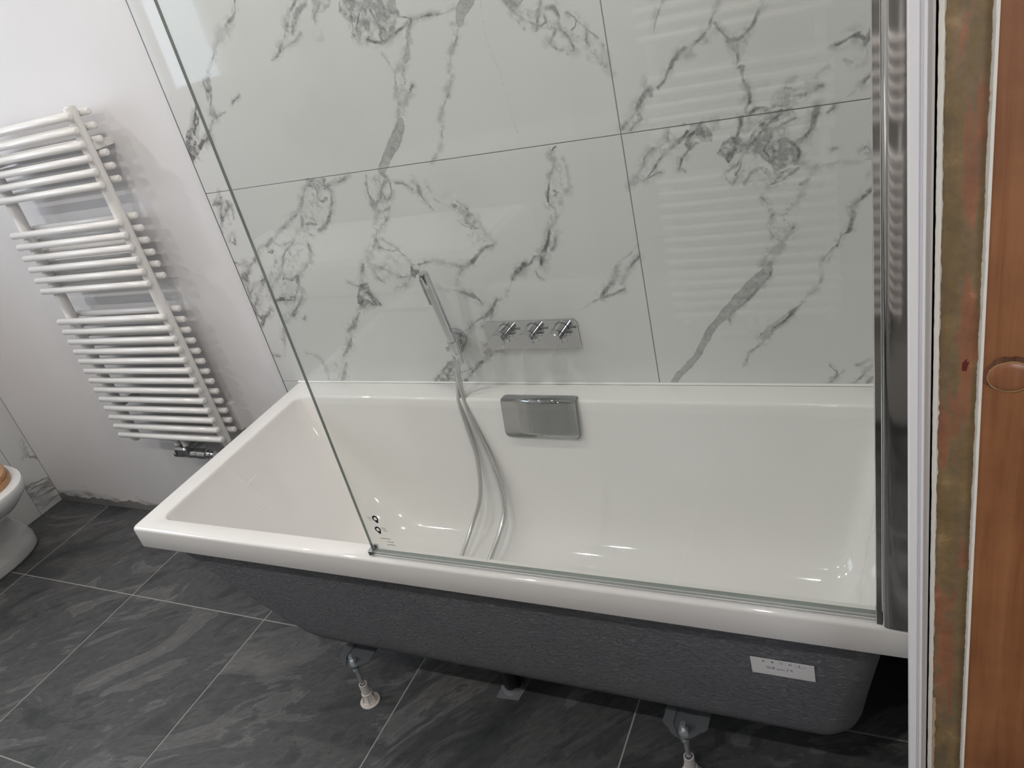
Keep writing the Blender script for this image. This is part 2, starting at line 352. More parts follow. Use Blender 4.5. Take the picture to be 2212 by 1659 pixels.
('t',0.6,[(-919,678,8.5),(-930,655,8.5),(-945,631,11.9),(-961,615,8.5)]),
('w',0.3,[(-966,670,44.2),(-975,615,44.2)]),
('t',0.6,[(-1050,712,5.1),(-1030,709,5.1),(-1011,696,5.4),(-1001,686,5.1)]),
('t',0.7,[(-1002,683,6.8),(-1001,661,6.8),(-1001,636,7.2),(-1007,613,7.2)]),
('w',0.3,[(-864,775,12.8),(-916,686,12.8)]),
('t',0.7,[(-575,1177,3.9),(-556,1176,3.9),(-543,1166,3.6),(-532,1158,6.5)]),
('t',0.8,[(-522,1178,6.6),(-514,1165,6.6),(-515,1145,10.5),(-509,1130,6.5)]),
('t',0.7,[(-509,1130,3.9),(-500,1118,3.9),(-490,1100,1.3)]),
('w',0.35,[(-488,1174,18.3),(-482,1150,18.3)]),
('t',0.5,[(-479,1127,2.4),(-459,1113,2.6),(-445,1103,2.4),(-429,1095,2.6)]),
('t',0.9,[(-432,1104,7.9),(-417,1096,7.2),(-405,1083,15.6),(-391,1070,14.4),(-378,1055,11.7),(-368,1036,7.2),(-361,1017,7.2),(-349,1004,4.8)]),
('p',0.5,[(-410,1086,0),(-370,1057,0),(-366,1043,0),(-399,1043,0),(-412,1061,0)]),
('t',0.8,[(-419,1114,5.2),(-407,1104,4.8),(-395,1094,4.8)]),
('t',0.7,[(-430,1067,3.6),(-416,1054,3.9),(-400,1048,3.6)]),
('t',0.9,[(-356,998,7.2),(-376,996,9.6),(-398,981,7.8),(-413,966,7.8),(-431,957,7.8)]),
('t',0.7,[(-431,955,6.5),(-454,949,11.7),(-475,958,6.5),(-500,965,3.9),(-529,969,6.5),(-557,967,6.5),(-577,964,7)]),
('p',0.5,[(-478,958,0),(-439,955,0),(-463,927,0),(-462,947,0)]),
('t',0.6,[(-465,934,5.6),(-477,915,5.2),(-486,898,2.6)]),
('w',0.3,[(-403,1027,52.2),(-371,1007,52.2)]),
('t',0.6,[(-543,896,3.9),(-524,893,4.2),(-489,888,6.5),(-471,881,3.9),(-454,873,3.9)]),
('t',0.7,[(-465,881,7.8),(-447,870,10.4),(-431,859,9.1),(-427,846,2.6)]),
('t',0.3,[(-586,929,2.8),(-542,898,2.6)]),
('p',0.6,[(-1157,1204,0),(-1130,1208,0),(-1147,1184,0),(-1166,1175,0),(-1180,1182,0),(-1182,1187,0)]),
('t',0.8,[(-1139,1212,6.8),(-1155,1195,6.8),(-1183,1182,6.8)]),
('t',0.8,[(-1143,1187,6.8),(-1158,1169,6.4),(-1171,1139,6.8),(-1185,1106,6.8)]),
('t',0.8,[(-1122,1185,8.1),(-1120,1173,8.5),(-1141,1162,8.1),(-1162,1142,8.1),(-1180,1125,8.6),(-1182,1117,8.5)]),
('w',0.4,[(-1144,1183,25.6),(-1146,1130,25.8)]),
('t',0.6,[(-1112,1180,5.1),(-1119,1154,4.8),(-1124,1135,4.8)]),
('t',0.6,[(-1145,1098,5.1),(-1168,1088,5.1),(-1173,1075,5.1),(-1156,1065,5.1),(-1150,1084,4.8)]),
('t',0.9,[(-1184,1010,7.2),(-1167,1003,6.8),(-1148,1003,10.2),(-1138,991,6.8),(-1152,977,7.2),(-1176,964,15.3),(-1174,947,14.4),(-1179,923,7.2),(-1181,898,7.2)]),
('p',0.5,[(-1184,971,0),(-1152,977,0),(-1158,952,0),(-1184,935,0)]),
('t',0.8,[(-1084,1043,8.5),(-1099,1028,6.8),(-1119,1006,8.5),(-1141,991,8.6)]),
('t',0.9,[(-1100,954,6.8),(-1129,944,7.2),(-1154,931,8.5),(-1176,914,7.2)]),
('t',0.7,[(-1098,951,8.5),(-1123,935,8.5),(-1142,911,8.5),(-1160,890,9),(-1180,870,9)]),
('t',0.8,[(-1183,883,8.5),(-1180,864,9),(-1181,845,9),(-1167,830,9)]),
('p',0.75,[(-1154,856,0),(-1123,861,0),(-1145,838,0),(-1172,811,0),(-1196,800,0),(-1171,830,0)]),
('t',0.9,[(-1125,861,9),(-1157,835,9),(-1182,807,5.4)]),
('w',0.3,[(-1131,933,54.1),(-1174,860,54)]),
('t',0.5,[(-1104,797,9),(-1108,778,9),(-1119,763,8.5)]),
('p',0.35,[(-1127,770,0),(-1107,766,0),(-1114,743,0),(-1133,732,0)]),
('w',0.3,[(-1110,782,14.4),(-1139,704,15.2)]),
('t',0.7,[(-1184,710,5.4),(-1161,704,5.4)]),
('w',0.45,[(267,1050,17.6),(280,1024,17.6),(283,1000,17.6),(278,965,17.6)]),
('t',0.8,[(266,1053,3.3),(274,1043,3.3),(278,1035,3.3)]),
('t',0.7,[(341,1054,4.4),(333,1041,4.4),(324,1030,6.6),(314,1020,4.4)]),
('w',0.4,[(322,1034,11),(303,1009,11),(313,987,11)]),
('t',0.6,[(284,1017,3.3),(302,1010,3.3),(311,1014,3.3)]),
('t',0.7,[(284,1005,4.4),(279,992,4.4)]),
('t',0.8,[(289,977,5.5),(278,966,5.5)]),
('w',0.35,[(302,978,26.4),(283,934,26.4)]),
('t',1,[(322,982,5.5),(314,973,7.7),(304,960,5.5),(296,946,5.5),(286,931,5.5)]),
('t',0.8,[(291,951,5.5),(276,940,6.6),(264,922,5.5),(257,905,5.5)]),
('t',0.7,[(289,943,4.4),(280,923,4.4),(273,904,4.4)]),
('b',0.62,[(274,913,8.8),(267,895,22),(254,879,26.4),(231,860,30.8),(212,842,26.4),(195,822,24.2),(177,804,22),(158,783,19.8),(141,764,18.7),(126,742,18.8),(113,720,16.5),(104,702,15.4),(91,684,14.3),(80,672,18.7),(64,658,16.5),(46,638,15.4),(30,612,13.2)]),
('t',0.9,[(274,909,4.4),(270,882,4.4),(258,866,4.4),(237,845,4.4),(218,824,4.4),(200,807,4.4),(182,794,4.4)]),
('t',0.8,[(185,799,3.3),(178,783,3.3),(179,774,3.3)]),
('t',1,[(467,1052,3.3),(459,1042,3.3),(449,1033,5.5),(439,1024,3.3),(432,1018,6.6)]),
('t',0.9,[(431,1014,3.3),(433,1003,5.5),(429,988,3.3),(425,973,5.5),(420,966,3.3),(410,960,3.3),(406,948,4.4),(401,938,3.3)]),
('t',0.5,[(396,935,3.3),(387,924,3.3),(378,912,3.3),(369,898,3.3)]),
('t',0.4,[(388,916,3.3),(386,906,3.3)]),
('t',0.4,[(372,878,4.4),(369,866,4.4),(360,852,4.4),(352,840,4.4)]),
('t',0.7,[(359,848,4.4),(348,837,4.4)]),
('w',0.3,[(346,836,5.5),(333,816,5.5)]),
('t',0.8,[(333,815,3.3),(321,807,3.3),(310,794,7.7)]),
('b',0.45,[(314,798,8.8),(295,779,15.4),(280,766,17.6),(264,753,19.8),(251,738,17.6),(246,728,8.8)]),
('t',0.9,[(311,792,4.4),(299,779,4.4),(284,766,4.4),(270,755,4.4),(259,740,4.4),(248,726,4.4)]),
('t',0.8,[(244,745,3.3),(239,736,3.3),(246,726,3.3)]),
('t',0.6,[(246,724,2.2),(233,712,2.2),(214,698,2.2),(210,687,2.2),(206,675,4.4),(199,663,2.2)]),
('t',0.7,[(378,666,3.3),(387,655,3.3),(393,653,4.4),(391,639,5.5),(383,629,3.3),(375,618,4.4)]),
('t',0.5,[(408,655,2.2),(392,639,2.2)]),
('t',0.7,[(464,678,3.3),(448,670,4.4),(432,662,2.2)]),
('t',0.7,[(464,664,4.4),(449,650,4.4),(444,639,4.4),(433,627,4.4),(423,616,4.4)]),
('t',0.6,[(465,639,4.4),(454,625,4.4),(449,616,4.4)]),
('w',0.3,[(453,653,22),(432,620,22)]),
('w',0.3,[(383,635,22),(372,615,22)]),
('t',0.8,[(124,1462,4.4),(117,1445,6.6),(110,1430,4.4),(101,1414,4.4),(93,1398,2.2)]),
('t',0.7,[(223,1442,3.3),(217,1422,3.3),(209,1410,3.3),(201,1397,3.3),(198,1386,4.4),(188,1375,8.8),(175,1366,3.3),(161,1355,3.3),(147,1353,8.8),(136,1351,6.6),(123,1340,3.3),(117,1329,3.3),(109,1317,5.5),(99,1303,3.3),(88,1294,3.3)]),
('p',0.4,[(193,1381,0),(190,1367,0),(162,1345,0),(151,1346,0),(144,1355,0),(168,1364,0)]),
('t',0.9,[(150,1346,5.5),(158,1346,5.5),(158,1353,5.5)]),
('t',0.7,[(67,1314,4.4),(60,1301,4.4),(68,1294,8.8),(71,1283,4.4)]),
('w',0.5,[(68,1293,22),(50,1272,22),(37,1248,22),(13,1231,22)]),
('t',0.8,[(64,1294,6.6),(51,1278,6.6),(44,1267,8.8),(34,1252,6.6),(25,1244,6.6),(12,1237,7.7),(3,1225,6.6)]),
('t',0.7,[(41,1251,4.4),(45,1239,6.6),(29,1232,4.4),(21,1220,4.4)]),
('t',0.6,[(-11,1391,4.4),(-6,1373,4.4),(-4,1355,4.4),(0,1337,4.4)]),
('t',0.8,[(209,1391,4.4),(216,1376,6.6),(225,1364,4.4),(232,1349,7.7),(240,1337,5.5)]),
('w',0.45,[(214,1382,11),(229,1348,11)]),
('t',0.7,[(299,1427,3.3),(294,1408,3.3),(287,1396,3.3),(281,1385,3.3),(275,1374,5.5),(266,1366,6.6)]),
('p',0.65,[(265,1366,0),(268,1360,0),(254,1353,0),(240,1348,0),(230,1359,0),(243,1355,0)]),
('t',0.9,[(265,1364,6.6),(251,1359,6.6),(241,1353,6.6),(233,1356,6.6)]),
('t',0.8,[(242,1348,3.3),(243,1334,3.3),(244,1324,3.3),(239,1314,3.3)]),
('w',0.3,[(261,1357,15.4),(254,1334,15.4),(245,1324,15.4)]),
('t',0.9,[(240,1305,4.4),(249,1306,6.6),(249,1292,4.4),(251,1278,4.4),(257,1266,5.5),(259,1252,4.4),(258,1240,4.4)]),
('t',0.5,[(251,1253,5.5),(247,1245,5.5)]),
('t',0.7,[(256,1238,3.3),(249,1229,3.3),(251,1218,3.3),(266,1223,3.3)]),
('t',0.9,[(398,1314,2.2),(416,1318,6.6),(429,1322,6.6),(441,1326,11),(449,1328,6.6)]),
('p',0.6,[(426,1320,0),(449,1330,0),(453,1322,0),(437,1323,0)]),
('t',0.8,[(450,1325,5.5),(457,1318,5.5),(459,1309,5.5),(466,1319,5.5)]),
('t',0.7,[(470,1335,4.4),(464,1323,4.4)]),
('t',0.7,[(467,1254,4.4),(458,1248,6.6),(450,1240,4.4)]),
('t',0.4,[(443,1236,2.2),(429,1225,2.2)]),
('t',0.6,[(425,1288,4.4),(433,1285,4.4)]),
('t',0.5,[(447,1276,6.6),(455,1275,6.6)]),
('t',0.4,[(463,1297,4.4),(457,1284,4.4)]),
('p',0.5,[(294,1222,0),(307,1239,0),(319,1256,0),(332,1255,0),(335,1242,0),(353,1245,0),(347,1231,0),(330,1224,0),(316,1219,0)]),
('p',0.5,[(262,1224,0),(273,1229,0),(294,1224,0),(291,1219,0),(265,1218,0)]),
('t',0.8,[(257,1219,4.4),(268,1228,4.4),(279,1229,4.4),(291,1225,4.4)]),
('t',0.7,[(328,1227,4.4),(341,1231,4.4),(357,1240,4.4),(370,1249,9.9),(385,1249,4.4)]),
('t',0.7,[(318,1256,3.3),(330,1266,3.3),(336,1270,3.3),(344,1274,3.3)]),
('t',0.6,[(358,1261,2.2),(369,1258,2.2),(379,1269,2.2),(396,1280,2.2)]),
('t',0.3,[(262,1256,2.2),(277,1267,2.2),(294,1268,2.2)]),
('t',0.6,[(338,1249,5.5),(348,1253,5.5)]),
('t',0.8,[(294,1222,4.4),(305,1239,4.4),(318,1253,4.4)]),
('p',0.6,[(240,1213,0),(234,1195,0),(221,1180,0),(200,1168,0),(184,1148,0),(199,1137,0),(209,1124,0),(222,1143,0),(240,1154,0),(262,1171,0),(289,1190,0),(314,1197,0),(341,1198,0),(334,1215,0),(307,1214,0),(281,1202,0),(246,1173,0),(237,1183,0)]),
('p',0.7,[(221,1180,0),(208,1162,0),(186,1150,0),(199,1139,0),(210,1125,0),(219,1146,0),(230,1170,0)]),
('p',0.4,[(250,1218,0),(334,1215,0),(281,1202,0),(245,1182,0),(238,1192,0)]),
('p',0.6,[(246,1162,0),(280,1186,0),(315,1181,0),(314,1164,0),(335,1150,0),(342,1137,0),(338,1116,0),(318,1104,0),(293,1098,0),(285,1117,0),(268,1139,0),(239,1141,0)]),
('p',0.7,[(266,1114,0),(276,1109,0),(286,1097,0),(309,1098,0),(328,1103,0),(310,1086,0),(283,1075,0),(273,1091,0)]),
('t',1,[(241,1216,5.5),(238,1199,5.5),(227,1176,5.5)]),
('t',0.9,[(324,1215,4.4),(298,1203,4.4),(271,1178,4.4),(249,1156,4.4),(233,1138,4.4),(222,1119,4.4)]),
('t',0.9,[(336,1199,4.4),(314,1190,4.4),(294,1174,4.4),(270,1161,4.4),(255,1139,4.4)]),
('t',0.9,[(287,1162,3.3),(277,1146,3.3),(289,1127,3.3),(293,1098,3.3)]),
('t',0.9,[(315,1177,4.4),(312,1160,4.4),(335,1150,4.4),(343,1134,4.4),(337,1116,4.4)]),
('t',1,[(281,1075,4.4),(308,1083,4.4),(327,1094,4.4),(338,1105,4.4)]),
('t',0.8,[(233,1134,4.4),(229,1115,4.4),(221,1104,4.4)]),
('t',0.6,[(221,1123,4.4),(200,1107,4.4),(204,1095,4.4),(214,1084,4.4),(222,1098,4.4),(236,1110,4.4)]),
('t',0.6,[(265,1112,4.4),(250,1103,4.4),(237,1085,4.4)]),
('w',0.25,[(230,1101,55),(265,1093,55)]),
('t',0.6,[(236,1170,3.3),(231,1152,3.3)]),
('t',0.8,[(377,1217,6.6),(373,1199,9.9),(368,1182,6.6),(359,1168,6.6),(349,1159,6.6),(337,1151,6.6)]),
('t',0.7,[(408,1215,4.4),(401,1206,4.4),(392,1200,2.2)]),
('t',0.4,[(360,1166,2.2),(361,1147,2.2)]),
('t',0.9,[(340,1114,4.4),(350,1107,6.6),(368,1104,4.4)]),
('t',0.7,[(374,1103,3.3),(392,1104,3.3),(412,1105,3.3)]),
('t',0.5,[(412,1105,2.2),(448,1104,2.2),(467,1106,2.2)]),
('t',0.6,[(359,1101,4.4),(357,1087,4.4),(348,1073,4.4),(341,1072,4.4)]),
('t',0.7,[(397,1130,4.4),(406,1134,4.4)]),
('t',0.7,[(450,1123,4.4),(458,1129,4.4),(466,1118,4.4),(455,1117,4.4)]),
('t',0.6,[(467,1079,4.4),(458,1077,4.4)]),
('t',0.8,[(467,1052,5.5),(456,1045,5.5)]),
('p',0.6,[(145,1214,0),(164,1215,0),(176,1202,0),(184,1185,0),(175,1173,0),(158,1178,0),(140,1167,0),(128,1178,0),(139,1197,0)]),
('t',1,[(163,1215,4.4),(157,1203,4.4),(143,1194,4.4),(133,1188,4.4)]),
('t',1,[(136,1201,4.4),(126,1191,4.4),(114,1184,6.6),(100,1176,4.4)]),
('t',0.8,[(113,1182,4.4),(95,1173,6.6),(81,1163,4.4),(72,1153,4.4),(64,1142,4.4),(55,1132,4.4),(41,1119,4.4)]),
('t',0.8,[(100,1211,5.5),(93,1189,6.6),(79,1181,5.5),(61,1177,7.7),(46,1168,5.5),(39,1161,5.5),(35,1144,5.5),(23,1130,5.5),(9,1115,5.5),(1,1102,5.5)]),
('t',0.7,[(3,1106,4.4),(22,1114,4.4),(47,1119,6.6),(64,1126,4.4),(74,1127,4.4)]),
('w',0.4,[(38,1138,28.6),(10,1111,28.6)]),
('t',0.9,[(138,1171,4.4),(130,1161,4.4),(119,1151,6.6),(115,1142,4.4),(109,1129,4.4)]),
('t',0.6,[(115,1130,2.2),(123,1120,2.2)]),
('t',0.7,[(183,1216,4.4),(195,1212,7.7),(186,1203,4.4)]),
('t',0.6,[(125,1214,4.4),(132,1216,4.4)]),
('w',0.3,[(92,1194,22),(70,1168,22)]),
('t',0.6,[(-435,721,5.2),(-434,721,5.6)])]
X0, X1, Z0, Z1 = -1200, 600, 560, 1860
WI, HI = X1 - X0, Z1 - Z0
def fnoise(h, w, base, octaves, seed):
    r = np.random.RandomState(seed); out = np.zeros((h, w), np.float32); amp = 1.0; tot = 0
    for o in range(octaves):
        cell = base / 2**o
        if cell < 1.5: break
        gh, gw = int(h / cell) + 3, int(w / cell) + 3
        g = r.rand(gh, gw).astype(np.float32)
        y = np.arange(h) / cell; x = np.arange(w) / cell
        yi = y.astype(int); xi = x.astype(int); fy = (y - yi).astype(np.float32); fx = (x - xi).astype(np.float32)
        fy = fy*fy*(3-2*fy); fx = fx*fx*(3-2*fx)
        a = g[yi][:, xi]*(1-fx) + g[yi][:, xi+1]*fx
        b_ = g[yi+1][:, xi]*(1-fx) + g[yi+1][:, xi+1]*fx
        out += amp * (a*(1-fy)[:, None] + b_*fy[:, None]); tot += amp; amp *= 0.55
    return out / tot
def smooth01(t): t = np.clip(t, 0, 1); return t*t*(3-2*t)
def paint_veins():
    wx = (fnoise(HI, WI, 38, 6, 1) - 0.5) * 20 ; wz = (fnoise(HI, WI, 38, 6, 2) - 0.5) * 20
    fine = fnoise(HI, WI, 12, 5, 3); fine2 = fnoise(HI, WI, 7, 4, 4)
    ridge = 1 - np.abs(fnoise(HI, WI, 30, 6, 5) * 2 - 1) * 4.2; ridge = np.clip(ridge, 0, 1)
    ridge2 = np.clip(1 - np.abs(fnoise(HI, WI, 16, 5, 9) * 2 - 1) * 5, 0, 1)
    med = fnoise(HI, WI, 26, 4, 21); med2 = fnoise(HI, WI, 34, 5, 22)
    img = np.zeros((HI, WI), np.float32)
    def win(x0, x1, z0, z1, m):
        a = max(0, int(x0 - m - X0)); b_ = min(WI, int(x1 + m - X0)); c = max(0, int(z0 - m - Z0)); d = min(HI, int(z1 + m - Z0))
        return a, b_, c, d
    for kind, dark, pts in VEINS:
        if kind == 'p':
            xs = np.array([p[0] for p in pts], np.float32); zs = np.array([p[1] for p in pts], np.float32)
            a, b_, c, d = win(xs.min(), xs.max(), zs.min(), zs.max(), 14)
            if a >= b_ or c >= d: continue
            gx = np.arange(a, b_)[None, :] + X0 + wx[c:d, a:b_] * 1.15; gz = np.arange(c, d)[:, None] + Z0 + wz[c:d, a:b_] * 1.15
            inside = np.zeros(gx.shape, bool); j = len(xs) - 1
            for i in range(len(xs)):
                cond = ((zs[i] > gz) != (zs[j] > gz)) & (gx < (xs[j]-xs[i]) * (gz-zs[i]) / (zs[j]-zs[i] + 1e-6) + xs[i])
                inside ^= cond; j = i
            if dark < 0:
                img[c:d, a:b_][inside] *= 0.15; continue
            m = inside.astype(np.float32) * dark * (0.12 + 0.75 * smooth01((fine[c:d, a:b_] - 0.32) * 3.2) + 0.75 * ridge[c:d, a:b_] * fine2[c:d, a:b_] + 0.3 * ridge2[c:d, a:b_])
            img[c:d, a:b_] = np.maximum(img[c:d, a:b_], m)
            continue
        for (xa, za, wa), (xb, zb, wb) in zip(pts[:-1], pts[1:]):
            m_ = 12 + max(wa, wb) * 1.6
            a, b_, c, d = win(min(xa, xb), max(xa, xb), min(za, zb), max(za, zb), m_)
            if a >= b_ or c >= d: continue
            k = 0.42 if kind == 't' else 0.55
            gx = np.arange(a, b_)[None, :] + X0 + wx[c:d, a:b_] * k; gz = np.arange(c, d)[:, None] + Z0 + wz[c:d, a:b_] * k
            dx, dz = xb - xa, zb - za; L2 = dx*dx + dz*dz + 1e-6
            t = np.clip(((gx-xa)*dx + (gz-za)*dz) / L2, 0, 1)
            dist = np.hypot(gx - xa - t*dx, gz - za - t*dz); w = (wa + (wb-wa)*t)
            f = fine[c:d, a:b_]; f2 = fine2[c:d, a:b_]
            if kind == 't':
                hw = w * (0.26 + 0.95 * np.clip((med[c:d, a:b_] - 0.28) * 2.2, 0, 1))
                core = smooth01(1.3 - dist / (hw + 0.5)) * (0.30 + 0.62 * smooth01((med2[c:d, a:b_] - 0.33) * 3.2)) * (0.52 + 1.0 * f2)
                halo = 0.46 * smooth01(1 - dist / (w * 2.2 + 5)) * smooth01((f - 0.38) * 4)
                m = np.maximum(core, halo) * dark
            elif kind == 'b':
                hw = w * 0.5
                e = dist / (hw + 0.1)
                m = smooth01((1.05 - e) * 6) * dark * (0.55 + 0.25 * f + 0.55 * smooth01((e - 0.7) * 4) * f2 + 0.25 * ridge2[c:d, a:b_])
            else:
                hw = w * 0.5
                m = smooth01((1 - dist / hw) * 1.6) * dark * (0.5 * smooth01((f - 0.3) * 2.5) + 1.3 * ridge2[c:d, a:b_] * smooth01((f2 - 0.25) * 2))
            img[c:d, a:b_] = np.maximum(img[c:d, a:b_], m)
    cloud = smooth01((fnoise(HI, WI, 260, 5, 8) - 0.55) * 4) * 0.05
    return np.clip(np.maximum(img, cloud), 0, 1)
vimg = paint_veins()
im = bpy.data.images.new('marble_veins', WI, HI, alpha=False); im.colorspace_settings.name = 'Non-Color'
px = np.ones((HI, WI, 4), np.float32); px[..., 0] = vimg; px[..., 1] = vimg; px[..., 2] = vimg
im.pixels.foreach_set(px.ravel()); im.update(); im.pack()

def mat_marble(name, printed):
    m, nt, b = new_mat(name); L = nt.links.new
    geo = nd(nt, 'ShaderNodeNewGeometry')
    if printed:
        sep = nd(nt, 'ShaderNodeSeparateXYZ'); L(geo.outputs['Position'], sep.inputs[0])
        u = nd(nt, 'ShaderNodeMapRange', i_1=X0/1000, i_2=X1/1000, clamp=False); L(sep.outputs['X'], u.inputs[0])
        v = nd(nt, 'ShaderNodeMapRange', i_1=Z0/1000, i_2=Z1/1000, clamp=False); L(sep.outputs['Z'], v.inputs[0])
        cb = nd(nt, 'ShaderNodeCombineXYZ'); L(u.outputs[0], cb.inputs[0]); L(v.outputs[0], cb.inputs[1])
        n0 = nd(nt, 'ShaderNodeTexNoise', i_Scale=260.0, i_Detail=3.0); L(geo.outputs['Position'], n0.inputs['Vector'])
        vs = nd(nt, 'ShaderNodeVectorMath', operation='SUBTRACT'); L(n0.outputs['Color'], vs.inputs[0]); vs.inputs[1].default_value = (.5, .5, .5)
        sc_ = nd(nt, 'ShaderNodeVectorMath', operation='SCALE'); L(vs.outputs[0], sc_.inputs[0]); sc_.inputs['Scale'].default_value = 0.0022
        ad = nd(nt, 'ShaderNodeVectorMath', operation='ADD'); L(cb.outputs[0], ad.inputs[0]); L(sc_.outputs[0], ad.inputs[1])
        t = nd(nt, 'ShaderNodeTexImage', image=im, extension='CLIP', interpolation='Cubic'); L(ad.outputs[0], t.inputs[0])
        fac = t.outputs[0]
    else:
        rnd = nd(nt, 'ShaderNodeObjectInfo')
        off = nd(nt, 'ShaderNodeVectorMath', operation='SCALE'); off.inputs[0].default_value = (7, 5, 3); L(rnd.outputs['Random'], off.inputs['Scale'])
        ad = nd(nt, 'ShaderNodeVectorMath', operation='ADD'); L(geo.outputs['Position'], ad.inputs[0]); L(off.outputs[0], ad.inputs[1])
        n1 = nd(nt, 'ShaderNodeTexNoise', i_Scale=2.2, i_Detail=9.0, i_Roughness=0.6, i_Distortion=0.6); L(ad.outputs[0], n1.inputs['Vector'])
        s1 = nd(nt, 'ShaderNodeMath', operation='SUBTRACT'); L(n1.outputs[0], s1.inputs[0]); s1.inputs[1].default_value = 0.5
        ab = nd(nt, 'ShaderNodeMath', operation='ABSOLUTE'); L(s1.outputs[0], ab.inputs[0])
        rv = ramp(nt, [(0.0, (0.8,)*3), (0.02, (0, 0, 0))]); L(ab.outputs[0], rv.inputs[0])
        n2 = nd(nt, 'ShaderNodeTexNoise', i_Scale=3.0, i_Detail=3.0); L(ad.outputs[0], n2.inputs['Vector'])
        r2 = ramp(nt, [(0.48, (0, 0, 0)), (0.6, (1, 1, 1))]); L(n2.outputs[0], r2.inputs[0])
        mu = nd(nt, 'ShaderNodeMath', operation='MULTIPLY'); L(rv.outputs[0], mu.inputs[0]); L(r2.outputs[0], mu.inputs[1])
        fac = mu.outputs[0]
    r = ramp(nt, [(0.0, (0.69, 0.70, 0.69)), (0.3, (0.53, 0.535, 0.53)), (0.6, (0.36, 0.365, 0.36)), (1.0, (0.16, 0.162, 0.165))]); L(fac, r.inputs[0])
    L(r.outputs[0], b.inputs['Base Color']); b.inputs['Roughness'].default_value = 0.03; b.inputs['IOR'].default_value = 1.5
    return m
M_marble = mat_marble('marble_printed', True)
M_marble2 = mat_marble('marble_plain', False)
M_grout = plain('grout_grey', (0.30, 0.30, 0.30), 0.9)
M_grout_light = plain('grout_light', (0.35, 0.35, 0.33), 0.9)

def mat_slate():
    m, nt, b = new_mat('slate_tile'); L = nt.links.new
    geo = nd(nt, 'ShaderNodeNewGeometry'); rnd = nd(nt, 'ShaderNodeObjectInfo')
    off = nd(nt, 'ShaderNodeVectorMath', operation='SCALE'); off.inputs[0].default_value = (13, 9, 4); L(rnd.outputs['Random'], off.inputs['Scale'])
    ad = nd(nt, 'ShaderNodeVectorMath', operation='ADD'); L(geo.outputs['Position'], ad.inputs[0]); L(off.outputs[0], ad.inputs[1])
    rot = nd(nt, 'ShaderNodeVectorRotate', rotation_type='Z_AXIS'); L(ad.outputs[0], rot.inputs['Vector'])
    ang = nd(nt, 'ShaderNodeMath', operation='MULTIPLY_ADD'); L(rnd.outputs['Random'], ang.inputs[0]); ang.inputs[1].default_value = 0.5; ang.inputs[2].default_value = -0.95
    L(ang.outputs[0], rot.inputs['Angle'])
    mp = nd(nt, 'ShaderNodeMapping'); mp.inputs['Scale'].default_value = (1.0, 2.5, 1.0); L(rot.outputs[0], mp.inputs[0])
    n1 = nd(nt, 'ShaderNodeTexNoise', i_Scale=2.4, i_Detail=10.0, i_Roughness=0.62, i_Distortion=0.9); L(mp.outputs[0], n1.inputs['Vector'])
    r1 = ramp(nt, [(0.32, (0.035, 0.038, 0.041)), (0.44, (0.061, 0.063, 0.066)), (0.452, (0.084, 0.085, 0.086)), (0.52, (0.068, 0.070, 0.074)), (0.555, (0.086, 0.088, 0.090)), (0.562, (0.135, 0.135, 0.135)), (0.60, (0.105, 0.107, 0.108)), (0.72, (0.149, 0.146, 0.144))]); L(n1.outputs[0], r1.inputs[0])
    n2 = nd(nt, 'ShaderNodeTexNoise', i_Scale=20.0, i_Detail=8.0, i_Roughness=0.75, i_Distortion=1.0); L(mp.outputs[0], n2.inputs['Vector'])
    r2 = ramp(nt, [(0.35, (0.82,)*3), (0.5, (1.08,)*3), (0.68, (1.42,)*3)]); L(n2.outputs[0], r2.inputs[0])
    mu = nd(nt, 'ShaderNodeMixRGB', blend_type='MULTIPLY'); mu.inputs[0].default_value = 1; L(r1.outputs[0], mu.inputs[1]); L(r2.outputs[0], mu.inputs[2])
    L(mu.outputs[0], b.inputs['Base Color']); b.inputs['Roughness'].default_value = 0.42
    ad2 = nd(nt, 'ShaderNodeMath', operation='MULTIPLY_ADD'); L(n2.outputs[0], ad2.inputs[0]); ad2.inputs[1].default_value = 0.35; L(n1.outputs[0], ad2.inputs[2])
    bump(nt, b, ad2.outputs[0], 0.25, 0.006)
    return m
M_slate = mat_slate()

M_acrylic = plain('acrylic_white', (0.86, 0.85, 0.835), 0.06, coat=0.6)
def mat_fibre():
    m, nt, b = new_mat('fibreglass_grey'); L = nt.links.new
    geo = nd(nt, 'ShaderNodeNewGeometry')
    mp = nd(nt, 'ShaderNodeMapping'); mp.inputs['Scale'].default_value = (1, 1, 1.6); L(geo.outputs['Position'], mp.inputs[0])
    n1 = nd(nt, 'ShaderNodeTexNoise', i_Scale=75.0, i_Detail=5.0, i_Roughness=0.6, i_Distortion=1.2); L(mp.outputs[0], n1.inputs['Vector'])
    n3 = nd(nt, 'ShaderNodeTexNoise', i_Scale=4.0, i_Detail=3.0); L(geo.outputs['Position'], n3.inputs['Vector'])
    r = ramp(nt, [(0.3, (0.215, 0.222, 0.248)), (0.7, (0.255, 0.262, 0.288))]); L(n3.outputs[0], r.inputs[0])
    L(r.outputs[0], b.inputs['Base Color']); b.inputs['Roughness'].default_value = 0.5
    bump(nt, b, n1.outputs[0], 1.0, 0.022)
    return m
M_fibre = mat_fibre()
M_chrome = plain('chrome', (0.62, 0.63, 0.64), 0.05, 1.0)
M_chrome_satin = plain('chrome_satin', (0.80, 0.79, 0.78), 0.06, 1.0)
M_chrome_dark = plain('chrome_plate', (0.42, 0.43, 0.435), 0.05, 1.0)
M_zinc = plain('zinc_plated', (0.33, 0.36, 0.385), 0.33, 0.7)
M_rod = plain('rod_steel', (0.72, 0.76, 0.78), 0.25, 0.8)
M_hose = plain('hose_silver', (0.62, 0.62, 0.61), 0.22, 0.75)
